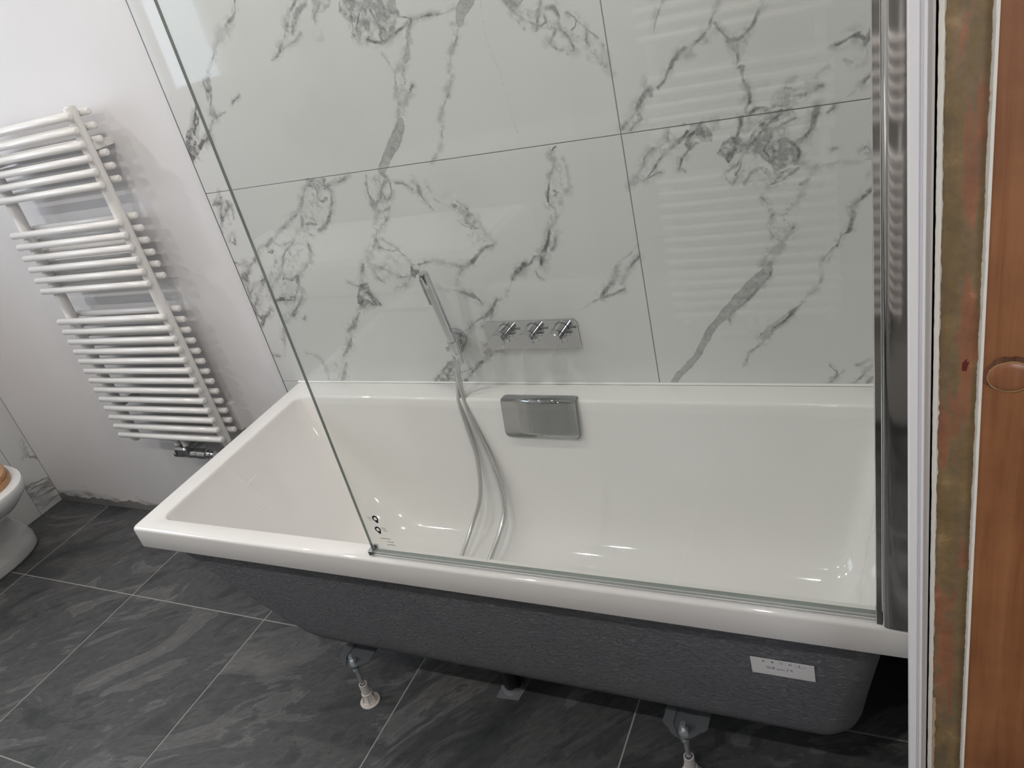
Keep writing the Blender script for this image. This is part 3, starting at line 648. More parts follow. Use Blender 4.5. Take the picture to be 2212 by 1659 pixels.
M_enamel = plain('enamel_white', (0.88, 0.865, 0.85), 0.16, coat=0.3)
M_ceramic = plain('ceramic_white', (0.84, 0.84, 0.83), 0.08, coat=0.4)
M_plastic = plain('plastic_white', (0.72, 0.68, 0.65), 0.45)
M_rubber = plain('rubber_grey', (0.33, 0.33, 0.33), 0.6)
M_black = plain('black_plastic', (0.012, 0.012, 0.012), 0.35)
M_ink = plain('ink_black', (0.010, 0.006, 0.010), 0.5)
M_ink_faint = plain('ink_faint', (0.30, 0.29, 0.26), 0.6)
M_pen = plain('pen_violet', (0.13, 0.12, 0.27), 0.6)
M_paper = plain('label_paper', (0.84, 0.84, 0.85), 0.6)
M_tape = plain('sealing_tape', (0.17, 0.17, 0.19), 0.6)
M_seal = plain('clear_seal', (0.62, 0.66, 0.64), 0.12, coat=0.5)
M_glass_edge = plain('glass_edge_green', (0.33, 0.37, 0.35), 0.08, coat=0.5)
M_trim = plain('tile_trim_grey', (0.16, 0.155, 0.16), 0.35)
M_skim = plain('skim_coat_grey', (0.24, 0.235, 0.23), 0.85)
M_water = plain('water_bead_glint', (0.97, 0.97, 0.96), 0.02, coat=1.0)  # white base colour stands in for highlights on the water

def mat_glass(name, tint, ior=1.5):
    m = bpy.data.materials.new(name); m.use_nodes = True; nt = m.node_tree; L = nt.links.new
    for n in list(nt.nodes): nt.nodes.remove(n)
    out = nd(nt, 'ShaderNodeOutputMaterial'); tr = nd(nt, 'ShaderNodeBsdfTransparent'); tr.inputs[0].default_value = (*tint, 1)
    gl = nd(nt, 'ShaderNodeBsdfGlossy'); gl.inputs['Roughness'].default_value = 0.0; gl.inputs['Color'].default_value = (1, 1, 1, 1)
    geo = nd(nt, 'ShaderNodeNewGeometry')      # keep the same index on the inner faces of the sheet
    mi = nd(nt, 'ShaderNodeMapRange', i_1=0.0, i_2=1.0, i_3=ior, i_4=1.0/ior); L(geo.outputs['Backfacing'], mi.inputs[0])
    fr = nd(nt, 'ShaderNodeFresnel'); L(mi.outputs[0], fr.inputs['IOR']); mx = nd(nt, 'ShaderNodeMixShader')
    L(fr.outputs[0], mx.inputs[0]); L(tr.outputs[0], mx.inputs[1]); L(gl.outputs[0], mx.inputs[2]); L(mx.outputs[0], out.inputs[0])
    return m
M_glass = mat_glass('screen_glass', (0.952, 0.963, 0.955))
M_pane = mat_glass('window_glass', (0.93, 0.95, 0.96))

def mat_wood(name, dark, light, scale=1.0, rough=0.5):
    m, nt, b = new_mat(name); L = nt.links.new
    geo = nd(nt, 'ShaderNodeNewGeometry')
    mp = nd(nt, 'ShaderNodeMapping'); mp.inputs['Scale'].default_value = (70*scale, 70*scale, 3.0*scale); L(geo.outputs['Position'], mp.inputs[0])
    n1 = nd(nt, 'ShaderNodeTexNoise', i_Scale=1.6, i_Detail=8.0, i_Roughness=0.6, i_Distortion=0.7); L(mp.outputs[0], n1.inputs['Vector'])
    r = ramp(nt, [(0.30, dark), (0.55, light), (0.8, tuple(x*1.15 for x in light))]); L(n1.outputs[0], r.inputs[0])
    n2 = nd(nt, 'ShaderNodeTexNoise', i_Scale=9.0*scale, i_Detail=5.0, i_Roughness=0.6); L(geo.outputs['Position'], n2.inputs['Vector'])
    r2 = ramp(nt, [(0.35, (0.78, 0.72, 0.68)), (0.62, (1.12, 1.1, 1.1))]); L(n2.outputs[0], r2.inputs[0])
    mu = nd(nt, 'ShaderNodeMixRGB', blend_type='MULTIPLY'); mu.inputs[0].default_value = 1; L(r.outputs[0], mu.inputs[1]); L(r2.outputs[0], mu.inputs[2])
    L(mu.outputs[0], b.inputs['Base Color']); b.inputs['Roughness'].default_value = rough
    bump(nt, b, n1.outputs[0], 0.12, 0.002)
    return m
M_pine = mat_wood('stripped_pine', (0.20, 0.075, 0.027), (0.255, 0.110, 0.045))
M_seat = mat_wood('oak_seat', (0.40, 0.20, 0.085), (0.52, 0.29, 0.14), 0.6, 0.3)
M_knot = mat_wood('knot_wood', (0.15, 0.05, 0.03), (0.27, 0.12, 0.06), 1.0, 0.3)
M_gap_shade = plain('gap_shade_dark', (0.045, 0.018, 0.010), 0.6)  # dark brown used as painted shade in the door frame gap
M_knot_halo = mat_wood('knot_halo_wood', (0.030, 0.012, 0.008), (0.15, 0.062, 0.030), 0.7, 0.5)
M_knot_pale = plain('knot_pale_ring', (0.34, 0.22, 0.10), 0.4)
def mat_olive():
    m, nt, b = new_mat('olive_paint_over_pine'); L = nt.links.new
    geo = nd(nt, 'ShaderNodeNewGeometry')
    mp = nd(nt, 'ShaderNodeMapping'); mp.inputs['Scale'].default_value = (34, 34, 5); L(geo.outputs['Position'], mp.inputs[0])
    n1 = nd(nt, 'ShaderNodeTexNoise', i_Scale=1.3, i_Detail=7.0, i_Roughness=0.6); L(mp.outputs[0], n1.inputs['Vector'])
    n2 = nd(nt, 'ShaderNodeTexNoise', i_Scale=38.0, i_Detail=5.0, i_Roughness=0.62); L(geo.outputs['Position'], n2.inputs['Vector'])
    r = ramp(nt, [(0.34, (0.15, 0.115, 0.065)), (0.46, (0.205, 0.135, 0.058)), (0.525, (0.20, 0.145, 0.080)), (0.56, (0.28, 0.125, 0.065)), (0.75, (0.24, 0.10, 0.05))])
    L(n1.outputs[0], r.inputs[0])
    r2 = ramp(nt, [(0.40, (0.80, 0.82, 0.86)), (0.60, (1.1, 1.1, 1.1)), (0.68, (1.5, 1.6, 1.7))]); L(n2.outputs[0], r2.inputs[0])
    mu = nd(nt, 'ShaderNodeMixRGB', blend_type='MULTIPLY'); mu.inputs[0].default_value = 1; L(r.outputs[0], mu.inputs[1]); L(r2.outputs[0], mu.inputs[2])
    L(mu.outputs[0], b.inputs['Base Color']); b.inputs['Roughness'].default_value = 0.5
    bump(nt, b, n2.outputs[0], 0.3, 0.002)
    return m
M_olive = mat_olive()
M_gloss_paint = plain('architrave_gloss_white', (0.80, 0.80, 0.83), 0.25)
M_old_paint = plain('old_cream_paint', (0.74, 0.73, 0.68), 0.4)
M_beige_paint = plain('undercoat_beige', (0.56, 0.52, 0.49), 0.5)
M_filler = plain('filler_tan', (0.46, 0.33, 0.22), 0.8)
M_redpaint = plain('red_brown_paint', (0.11, 0.016, 0.012), 0.5)
def mat_emit(name, c, s):
    m, nt, b = new_mat(name); b.inputs['Emission Color'].default_value = (*c, 1); b.inputs['Emission Strength'].default_value = s; return m
M_lens = mat_emit('downlight_lens', (1.0, 0.92, 0.8), 14)

# ------------------------------------------------------------------ room shell
XL, XR, YB, YF, ZC = -2.745, 0.583, 0.009, -2.15, 2.40      # plaster faces
wb = MB().box(XL-0.12, XR+0.12, YB, YB+0.12, -0.1, ZC+0.05).build('wall_back', M_plaster); setp(wb, kind='structure')
WY0, WY1, WZ0, WZ1 = -2.02, -0.55, 1.36, 2.25
wl = MB(); wl.box(XL-0.12, XL, YF-0.1, YB, -0.1, WZ0); wl.box(XL-0.12, XL, YF-0.1, YB, WZ1, ZC+0.05)
wl.box(XL-0.12, XL, YF-0.1, WY0, WZ0, WZ1); wl.box(XL-0.12, XL, WY1, YB, WZ0, WZ1)
wl = wl.build('wall_left', M_plaster2); setp(wl, kind='structure')
DY0, DY1, DZ = -1.80, -1.0, 2.03
wr = MB(); wr.box(XR, XR+0.12, DY1+0.03, YB, -0.1, ZC+0.05); wr.box(XR, XR+0.12, YF-0.1, DY0-0.03, -0.1, ZC+0.05); wr.box(XR, XR+0.12, DY0-0.03, DY1+0.03, DZ+0.03, ZC+0.05)
wr = wr.build('wall_right', M_plaster2); setp(wr, kind='structure')
wf = MB().box(XL-0.12, XR+0.12, YF-0.1, YF, -0.1, ZC+0.05).build('wall_front', M_wall_front); setp(wf, kind='structure')
ce = MB().box(XL-0.12, XR+0.12, YF-0.1, YB+0.12, ZC, ZC+0.05).build('ceiling', M_ceiling); setp(ce, kind='structure')
# hallway beyond the doorway
hw = MB(); hw.box(2.0, 2.1, -3.2, 0.2, -0.1, 2.45); hw.box(XR+0.12, 2.0, 0.1, 0.2, -0.1, 2.45); hw.box(XR+0.12, 2.0, -3.2, -3.1, -0.1, 2.45)
hw.box(XR+0.12, XR+0.22, -3.1, YF-0.1, -0.1, 2.45)
setp(hw.build('wall_hallway', M_plaster2), kind='structure')
setp(MB().box(XR+0.12, 2.1, -3.2, 0.2, 2.40, 2.45).build('ceiling_hallway', M_ceiling), kind='structure')
setp(MB().box(XR+0.02, 2.0, -3.1, 0.1, -0.06, -0.002).build('floor_hallway', mat_wood('hall_boards', (0.16, 0.07, 0.03), (0.25, 0.12, 0.06))), kind='structure')

# floor and its slate tiles, 600 mm grid, recessed light joints
fl = MB().box(XL-0.12, XR+0.12, YF-0.1, YB+0.12, -0.06, -0.0007).build('floor', M_grout_light); setp(fl, kind='structure')
G = 0.0018
xs = [XL+0.004, -2.430, -1.830, -1.230, -0.630, -0.030, 0.570, XR]; ys = [YF, -1.607, -1.007, -0.407, YB]
for i in range(len(xs)-1):
    for j in range(len(ys)-1):
        if xs[i+1]-xs[i] < 0.012: continue
        a, b_, c, d = xs[i]+G, xs[i+1]-G, ys[j]+G, ys[j+1]-G
        MB().chamfer_box(a, b_, c, d, -0.009, 0.0, 0.0008).build('tile', M_slate, fl)

# wall tiles, 1200 x 600, 9 mm thick, joint at x = 0
ZJ = [0.0155, 0.6155, 1.2155, 1.8155, 2.398]; xj = [-1.187, 0.0, 0.5735]; g = 0.0011
for k in range(4):
    z0, z1 = (0.002 if k == 0 else ZJ[k]), ZJ[k+1]
    for i in range(2):
        a, b_ = xj[i], xj[i+1]
        MB().chamfer_box(a+(g if i else 0), b_-(g if i == 0 else 0), 0.0, YB, z0+g, z1-g, 0.0006, '-y').build('tile', M_marble, wb)
MB().box(-1.186, XR, 0.0016, YB+0.001, 0.0, 2.398).build('grout', M_grout, wb)
MB().box(-1.1895, -1.1872, -0.0004, YB, 0.0, 2.398).build('edge_trim', M_trim, wb)
# rough skim band where plaster meets the floor
rough = []; n = 70; xa, xb = XL, -1.19
top = [(xa + (xb-xa)*i/n, 0.020 + 0.016*abs(math.sin(i*0.37)) * (0.4+random.random()) + 0.006*random.random() + (0.012 if i < 3 else 0)) for i in range(n+1)]
MB().prism([(xa, 0.0)] + [(xb, 0.0)] + list(reversed(top)), 'y', 0.0055, YB).build('skim_edge', M_skim, wb)
# left wall tiles (to half height under the window)
yj = [YF+0.002, -1.30, -0.10, YB-0.001]
for (z0, z1) in ((0.002, 0.62), (0.62, 1.22), (1.22, 1.335)):
    for i in range(3):
        MB().chamfer_box(XL, XL+0.009, yj[i]+g, yj[i+1]-g, z0+g, z1-g, 0.0006, '+x').build('tile', M_marble2, wl)
MB().box(XL-0.001, XL+0.007, YF, YB, 0.0, 1.334).build('grout', M_grout, wl)
# right wall tiles beside the bath
yj2 = [-0.94, 0.0]
for k in range(4):
    z0, z1 = (0.002 if k == 0 else ZJ[k]), ZJ[k+1]
    MB().chamfer_box(0.5740, XR, -0.94+g, 0.0-g, z0+g, z1-g, 0.0006, '-x').build('tile', M_marble2, wr)
MB().box(0.576, XR+0.001, -0.94, 0.0, 0.0, 2.398).build('grout', M_grout, wr)
# window in the left wall
w1 = thing('window_1', None, None, (0, 0, 0), kind='structure')
f = MB(); fw = 0.045
f.box(XL-0.09, XL-0.03, WY0, WY0+fw, WZ0, WZ1); f.box(XL-0.09, XL-0.03, WY1-fw, WY1, WZ0, WZ1)
f.box(XL-0.09, XL-0.03, WY0+fw, WY1-fw, WZ0, WZ0+fw); f.box(XL-0.09, XL-0.03, WY0+fw, WY1-fw, WZ1-fw, WZ1)
f.build('frame', M_gloss_paint, w1)
for y in (-1.56, -1.06): MB().box(XL-0.085, XL-0.035, y-0.025, y+0.025, WZ0+fw, WZ1-fw).build('mullion', M_gloss_paint, w1)
for (a, b_) in ((WY0+fw, -1.585), (-1.535, -1.085), (-1.035, WY1-fw)):
    MB().box(XL-0.063, XL-0.059, a, b_, WZ0+fw, WZ1-fw).build('pane', M_pane, w1)
MB().box(XL-0.03, XL+0.03, WY0-0.03, WY1+0.03, WZ0-0.025, WZ0).build('sill', M_gloss_paint, w1)

# ------------------------------------------------------------------ doorway (old stripped frame, leaning slightly)
LEAN = 0.0122
def jx(d, z): return 0.5152 + d + LEAN * (1.49 - z)
door = thing('door_1', None, None, kind='structure')
def jamb(name, prof, mat, z0=0.0, z1=2.03, jit=None, nseg=1, parent=None, seed=1):
    """prof: (d, y) outline; d measured across the jamb; optional jitter of chosen outline points"""
    r = random.Random(seed); rings = []
    wob = [[0.0]*len(prof) for _ in range(nseg+1)]
    if jit:
        for idx, amp in jit.items():
            v = 0
            for s_ in range(nseg+1):
                v = v*0.55 + r.uniform(-1, 1)*amp
                wob[s_][idx] = v + (r.uniform(0, 2.2)*amp if r.random() < 0.04 else 0)
    for s_ in range(nseg+1):
        z = z0 + (z1-z0)*s_/nseg
        rings.append([(jx(d + wob[s_][i], z), y, z) for i, (d, y) in enumerate(prof)])
    return MB().loft(rings, True, True).build(name, mat, parent or door)
jamb('architrave', [(0.0, -0.93), (0.0, -1.003), (0.0012, -1.006), (0.0066, -1.006), (0.0074, -1.0035), (0.0088, -1.0035), (0.0095, -1.006), (0.0112, -1.006), (0.0117, -1.003), (0.0117, -0.93)], M_gloss_paint)
jamb('architrave_backing', [(0.0117, -0.935), (0.0117, -1.0005), (0.0158, -1.0000), (0.0158, -0.935)], M_beige_paint)
jamb('gap_shade_strip', [(0.0158, -0.94), (0.0158, -0.975), (0.0175, -0.975), (0.0175, -0.94)], M_gap_shade)  # dark strip set in as the shade of the gap
jamb('old_paint_edge', [(0.0173, -0.97), (0.0173, -1.0015), (0.0205, -1.0025), (0.0212, -1.0008), (0.0212, -0.97)], M_old_paint, jit={1: 0.00015, 2: 0.0002, 3: 0.00035}, nseg=700, seed=3)
jamb('rebate_strip', [(0.0190, -0.965), (0.0190, -1.0002), (0.0470, -1.0002), (0.0470, -0.965)], M_olive)
jamb('filler_edge', [(0.0206, -0.99), (0.0206, -1.0010), (0.0236, -1.0008), (0.0236, -0.99)], M_filler, 0.62, 0.86, jit={2: 0.0007, 3: 0.0007}, nseg=70, seed=5)
jamb('painted_edge', [(0.0462, -0.99), (0.0460, -1.0040), (0.0468, -1.0125), (0.0487, -1.0135), (0.0487, -0.99)], M_old_paint, jit={0: 0.0003, 1: 0.00035, 2: 0.0002}, nseg=700, seed=8)
stop = jamb('door_lining', [(0.0484, -0.96), (0.0484, -1.0125), (0.30, -1.0125), (0.30, -0.96)], M_pine)
# knot in the lining
kc = (0.5845, -1.0128, 1.232)
def ell(cx, cz, rx, rz, n=28, ph=0.0, wob=0.0, sd=1):
    r = random.Random(sd); w_ = [r.uniform(-wob, wob) for _ in range(n)]
    return [(cx + rx*(1+w_[k])*math.cos(2*PI*k/n+ph), cz + rz*(1+w_[k])*math.sin(2*PI*k/n+ph)) for k in range(n)]
MB().prism(ell(kc[0]-0.001, kc[2]+0.0015, 0.0163, 0.0152, wob=0.10, sd=2), 'y', -1.0130, -1.010).build('knot_halo', M_knot_halo, door)
MB().prism(ell(kc[0], kc[2], 0.0150, 0.0128, wob=0.02), 'y', -1.0134, -1.010).build('knot_rim', M_knot_pale, door)
MB()._lathe(Vector((0, 0, 0)), Vector((0, -1, 0)), [(0, 1)], 3) if False else None
kb = MB(); rings = []
for t, yy in ((1.0, -1.0134), (0.93, -1.0140), (0.6, -1.0146), (0.05, -1.0148)):
    rings.append([(p[0], yy, p[1]) for p in ell(kc[0], kc[2], 0.0143*t, 0.0120*t)])
kb.loft(rings, False, True).build('knot', M_knot, door, smooth=True)
# little red-brown bare spot on the olive strip
MB().prism([(0.5545, 1.2300), (0.5575, 1.2295), (0.5580, 1.2345), (0.5592, 1.2370), (0.5572, 1.2372), (0.5574, 1.2400), (0.5562, 1.2385), (0.5548, 1.2365)], 'y', -1.0007, -1.000).build('paint_chip', M_redpaint, door)
# far jamb and head of the opening
MB().box(0.53, 0.72, DY0-0.03, DY0, 0, DZ).build('far_jamb', M_pine, door)
MB().box(0.54, 0.72, DY0-0.03, DY1+0.03, DZ+0.001, DZ+0.03).build('door_head', M_pine, door)

# ------------------------------------------------------------------ bath
ZR = 0.6155
bath = thing('bathtub', 'long white acrylic bath with bare grey underside on threaded legs', 'bathtub', (0, 0, 0))
inner = [  # z, x0, x1, y back, y front, corner radius left, right
    (0.6155, -1.0700, 0.5080, -0.0755, -0.6475, 0.034, 0.034), (0.6148, -1.0672, 0.5055, -0.0785, -0.6450, 0.032, 0.032), (0.6120, -1.0648, 0.5035, -0.0812, -0.6430, 0.031, 0.031),
    (0.6060, -1.0635, 0.5020, -0.0828, -0.6418, 0.031, 0.031), (0.585, -1.0590, 0.4985, -0.0860, -0.6395, 0.035, 0.032), (0.54, -1.0430, 0.4910, -0.0920, -0.6345, 0.045, 0.035), (0.48, -1.0130, 0.4810, -0.1010, -0.6270, 0.060, 0.040),
    (0.42, -0.9750, 0.4710, -0.1100, -0.6180, 0.075, 0.044), (0.36, -0.9330, 0.4620, -0.1200, -0.6070, 0.088, 0.048), (0.31, -0.8950, 0.4550, -0.1320, -0.5960, 0.098, 0.052),
    (0.275, -0.8640, 0.4490, -0.1450, -0.5850, 0.105, 0.056), (0.250, -0.8380, 0.4420, -0.1590, -0.5740, 0.110, 0.058), (0.230, -0.8080, 0.4300, -0.1780, -0.5600, 0.114, 0.060),
    (0.216, -0.7760, 0.4130, -0.2010, -0.5420, 0.116, 0.060), (0.207, -0.7400, 0.390, -0.2300, -0.5180, 0.116, 0.058), (0.203, -0.70, 0.36, -0.2620, -0.4900, 0.112, 0.055), (0.2015, -0.64, 0.30, -0.32, -0.43, 0.052, 0.05)]
NC = 10
sh = MB()
rim_out = []
for a in range(5):     # rounded outer rim edge
    t = math.radians(90 - 22.5*a); R_ = 0.008
    rim_out.append((ZR - R_ + R_*math.sin(t), R_ - R_*math.cos(t)))
O = (-1.1258, 0.5738, -0.6861, -0.0002)
def oring(z, inset, r): return rrect(O[0]+inset, O[1]-inset, O[2]+inset, O[3]-inset, r, z, NC)
rings = [oring(0.600, 0.011, 0.003), oring(0.557, 0.009, 0.004), oring(0.5565, 0.007, 0.005), oring(0.5572, 0.001, 0.010), oring(0.559, 0.0, 0.011)]
rings += [oring(z, i, 0.011) for z, i in reversed(rim_out)]
rings += [rrect(x0, x1, yf, yb, r, z, NC, r2) for (z, x0, x1, yb, yf, r, r2) in inner]
shell = sh.loft(rings, False, True).build('shell', M_acrylic, bath, smooth=True, fix=False, angle=35)
outer = [(0.600, -1.092, 0.512, -0.055, -0.660, 0.03, 0.03), (0.540, -1.080, 0.502, -0.075, -0.652, 0.040, 0.038), (0.48, -1.049, 0.492, -0.086, -0.645, 0.050, 0.042),
    (0.42, -1.012, 0.482, -0.096, -0.636, 0.060, 0.045), (0.36, -0.971, 0.473, -0.107, -0.624, 0.068, 0.048), (0.31, -0.935, 0.466, -0.118, -0.613, 0.072, 0.050),
    (0.265, -0.901, 0.460, -0.132, -0.604, 0.074, 0.052), (0.235, -0.876, 0.453, -0.143, -0.597, 0.074, 0.054), (0.212, -0.853, 0.441, -0.157, -0.587, 0.074, 0.056),
    (0.195, -0.827, 0.421, -0.178, -0.571, 0.074, 0.056), (0.183, -0.786, 0.392, -0.205, -0.548, 0.074, 0.054), (0.178, -0.73, 0.360, -0.24, -0.510, 0.070, 0.05)]
hull = MB().loft([rrect(x0, x1, yf, yb, r, z, NC, r2) for (z, x0, x1, yb, yf, r, r2) in outer], False, True).build('underside', M_fibre, bath, smooth=True, angle=60)
# chrome overflow plate bent over the rim
path = [(-0.0650, 0.6188), (-0.0680, 0.6190), (-0.0720, 0.6190), (-0.0840, 0.6189), (-0.0880, 0.6175), (-0.0905, 0.6140), (-0.0915, 0.6090)]
for k in range(1, 9): t = k/8; path.append((-0.0915 - 0.0165*t, 0.6090 - 0.0900*t))
def bent_plate(path, x0, x1, rad, off):
    s_ = [0.0]
    for p, q in zip(path[:-1], path[1:]): s_.append(s_[-1] + math.hypot(q[0]-p[0], q[1]-p[1]))
    Lt = s_[-1]; extra = [Lt - rad*f for f in (0.7, 0.4, 0.2, 0.08)] + [rad*f for f in (0.08, 0.25, 0.5)]
    S = sorted(set(s_ + extra)); m = MB(); vs = []
    for q in S:
        k = max(i for i in range(len(s_)) if s_[i] <= q + 1e-9); k = min(k, len(s_)-2); t = (q - s_[k])/(s_[k+1]-s_[k])
        y = path[k][0]*(1-t)+path[k+1][0]*t; z = path[k][1]*(1-t)+path[k+1][1]*t
        e = min(q, Lt-q); ins = rad - math.sqrt(max(0, rad*rad - (rad-e)**2)) if e < rad else 0
        vs += [(x0+ins, y+off[0], z+off[1]), (x1-ins, y+off[0], z+off[1])]
    return m.add(vs, [(2*k, 2*k+1, 2*k+3, 2*k+2) for k in range(len(S)-1)])
ofo = bent_plate(path, -0.3915, -0.1880, 0.012, (0, 0)).build('overflow_plate', M_chrome_dark, bath, smooth=True, fix=False, angle=30)
so = ofo.modifiers.new('thick', 'SOLIDIFY'); so.thickness = 0.0022; so.offset = 0
rc = bent_plate(path, -0.3940, -0.1855, 0.013, (0.0022, -0.0018)).build('overflow_gap_shade', M_rubber, bath, smooth=True, fix=False, angle=30)  # grey sheet imitating the shaded gap round the plate
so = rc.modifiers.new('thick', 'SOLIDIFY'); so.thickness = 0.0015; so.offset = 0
MB().prism([(-0.0004, 0.6150), (-0.0045, 0.6153), (-0.0030, 0.6180), (-0.0004, 0.6195)], 'x', -1.125, 0.573).build('sealant_bead', M_acrylic, bath)
MB()._lathe(Vector((-0.33, -0.37, 0.2015)), Vector((0, 0, 1)), [(0.0, 0.036), (0.003, 0.036), (0.006, 0.030), (0.008, 0.010)], 28).build('waste_cap', M_chrome, bath, smooth=True)
# legs: bracket (part) > rods, bolts, nuts, feet
def leg_set(lx):
    br = MB()
    def prof(y, w, zt): return [(lx-w, y, zt-0.002), (lx-w*0.55, y, zt-0.002), (lx-w*0.5, y, zt-0.006), (lx+w*0.5, y, zt-0.006), (lx+w*0.55, y, zt-0.002), (lx+w, y, zt-0.002),
                                 (lx+w, y, zt), (lx+w*0.53, y, zt), (lx+w*0.47, y, zt-0.004), (lx-w*0.47, y, zt-0.004), (lx-w*0.53, y, zt), (lx-w, y, zt)]
    Z = 0.152
    outl = [(-0.612, 0.010), (-0.609, 0.018), (-0.602, 0.026), (-0.594, 0.032), (-0.589, 0.040), (-0.582, 0.046), (-0.54, 0.046), (-0.20, 0.046), (-0.155, 0.046), (-0.145, 0.043), (-0.138, 0.032), (-0.125, 0.012)]
    b_ = br.loft([prof(y, w, Z) for y, w in outl], True, True).build('bracket', M_zinc, bath)
    MB().box(lx-0.03, lx+0.03, -0.50, -0.24, 0.1515, 0.1790).build('packer', M_zinc, b_)
    for y in (-0.592, -0.150):
        MB().cyl((lx, y, 0.052), (lx, y, 0.170), 0.0055, n=20).build('threaded_rod', M_rod, b_, smooth=True)
        MB().cyl((lx, y, 0.1482), (lx, y, 0.1562), 0.0105, n=6).build('nut', M_rod, b_)
        MB().cyl((lx, y, 0.117), (lx, y, 0.124), 0.0095, n=6).build('lock_nut', M_rod, b_)
        MB().cyl((lx, y, 0.124), (lx, y, 0.1458), 0.0072, n=20).build('sleeve', M_zinc, b_, smooth=True)
        ft = MB(); ft._lathe(Vector((lx, y, 0.0002)), Vector((0, 0, 1)), [(0, 0.0265), (0.0025, 0.0270), (0.0045, 0.0255), (0.0050, 0.0215), (0.008, 0.0205), (0.0085, 0.0165), (0.011, 0.0150), (0.030, 0.0130), (0.031, 0.0142), (0.034, 0.0142), (0.035, 0.0120), (0.066, 0.0108), (0.066, 0.0085), (0.058, 0.0080)], 32)
        for k in range(6):
            a = k*PI/3; cx, cy = math.cos(a), math.sin(a)
            ft.add([(lx+cx*0.008-cy*0.0012, y+cy*0.008+cx*0.0012, 0.008), (lx+cx*0.008+cy*0.0012, y+cy*0.008-cx*0.0012, 0.008), (lx+cx*0.0205+cy*0.0012, y+cy*0.0205-cx*0.0012, 0.008), (lx+cx*0.0205-cy*0.0012, y+cy*0.0205+cx*0.0012, 0.008),
                    (lx+cx*0.008-cy*0.0012, y+cy*0.008+cx*0.0012, 0.032), (lx+cx*0.008+cy*0.0012, y+cy*0.008-cx*0.0012, 0.032), (lx+cx*0.014+cy*0.0012, y+cy*0.014-cx*0.0012, 0.032), (lx+cx*0.014-cy*0.0012, y+cy*0.014+cx*0.0012, 0.032)],
                   [(0,1,2,3),(4,5,6,7),(0,1,5,4),(1,2,6,5),(2,3,7,6),(3,0,4,7)])
        ft.build('foot', M_plastic, b_, smooth=True, angle=30)
leg_set(-0.709); leg_set(0.128)
# paper label with printed letters and handwriting
def hully(z):
    for (za, *_a), (zb, *_b) in zip(outer[:-1], outer[1:]):
        if zb <= z <= za: t = (za-z)/(za-zb); return _a[3]*(1-t)+_b[3]*t
    return outer[-1][4]
LX0, LX1, LZ0, LZ1 = 0.2890, 0.3915, 0.4125, 0.4600
lab = MB(); n = 6; rings = []
for off in (0.0006, 0.0016):
    pass
vs = []; fs = []
for k in range(n+1):
    z = LZ0 + (LZ1-LZ0)*k/n; y = hully(z) - 0.0012
    for x in (LX0, LX1): vs.append((x, y, z))
fs = [(2*k, 2*k+1, 2*k+3, 2*k+2) for k in range(n)]
label = lab.add(vs, fs).build('paper_label', M_paper, bath, fix=False); label['label'] = 'white paper sticker printed A B C D E with handwritten number 108441/9'
sm = label.modifiers.new('thick', 'SOLIDIFY'); sm.thickness = 0.0003; sm.offset = 1
slope = (hully(LZ1) - hully(LZ0)) / (LZ1 - LZ0)
def lab_pt(u, v, lift=0.0018): z = LZ0 + v; return (LX0 + u, hully(z) - lift, z)
def glyph(ch, cu, cv, size):
    cu_ = bpy.data.curves.new('g', 'FONT'); cu_.body = ch; cu_.size = size; cu_.align_x = 'CENTER'; cu_.resolution_u = 3
    o = bpy.data.objects.new('g', cu_); col.objects.link(o)
    dg = bpy.context.evaluated_depsgraph_get(); me = o.evaluated_get(dg).to_mesh()
    V = [tuple(v.co) for v in me.vertices]; F = [tuple(p.vertices) for p in me.polygons]
    o.to_mesh_clear() if False else None
    bpy.data.objects.remove(o)
    return [lab_pt(cu + x, cv + y) for x, y, z in V], F
lt = MB()
for k, ch in enumerate('ABCDE'):
    V, F = glyph(ch, 0.0215 + 0.0144*k, 0.0375, 0.0074); lt.add(V, F)
lt.build('printed_letters', M_ink, label, fix=False)
pen = MB()
def stroke(pts, r=0.00038, mb=None):
    (mb or pen).tube([lab_pt(u, v, 0.0017) for u, v in pts], r, 5)
U = 0.0245; V_ = 0.0195; s = 0.0062
stroke([(U, V_+s*.85), (U+.0018, V_+s), (U+.0022, V_)])
stroke([(U+.0055+0.0024*math.cos(a*PI/6), V_+.0028+.0026*math.sin(a*PI/6)) for a in range(13)])
stroke([(U+.0135, V_+s*.9), (U+.0105, V_+s*.8), (U+.0130, V_+s*.4), (U+.0125, V_), (U+.0102, V_+.0006), (U+.0118, V_+s*.5), (U+.0140, V_+s*.95)])
stroke([(U+.0185, V_+s*.6), (U+.0178, V_+.0012), (U+.0212, V_+.0012)]); stroke([(U+.0205, V_+.0026), (U+.0205, V_-.0006)])
stroke([(U+.0238, V_+s*.6), (U+.0228, V_+.0012), (U+.0262, V_+.0010)]); stroke([(U+.0258, V_+.0026), (U+.0258, V_-.0006)])
stroke([(U+.0290, V_+s*.75), (U+.0290, V_-.0004)])
stroke([(U+.0362, V_+s*1.25), (U+.0330, V_-.0030)])
stroke([(U+.0425, V_+.0042), (U+.0405, V_+.0050), (U+.0388, V_+.0038), (U+.0400, V_+.0024), (U+.0420, V_+.0030), (U+.0426, V_+.0044), (U+.0422, V_-.0006)])
stroke([(0.0735, 0.0430), (0.0727, 0.0390), (0.0755, 0.0360), (0.0830, 0.0362), (0.0900, 0.0385)], 0.0002)
pen.build('handwriting', M_pen, label, smooth=True)

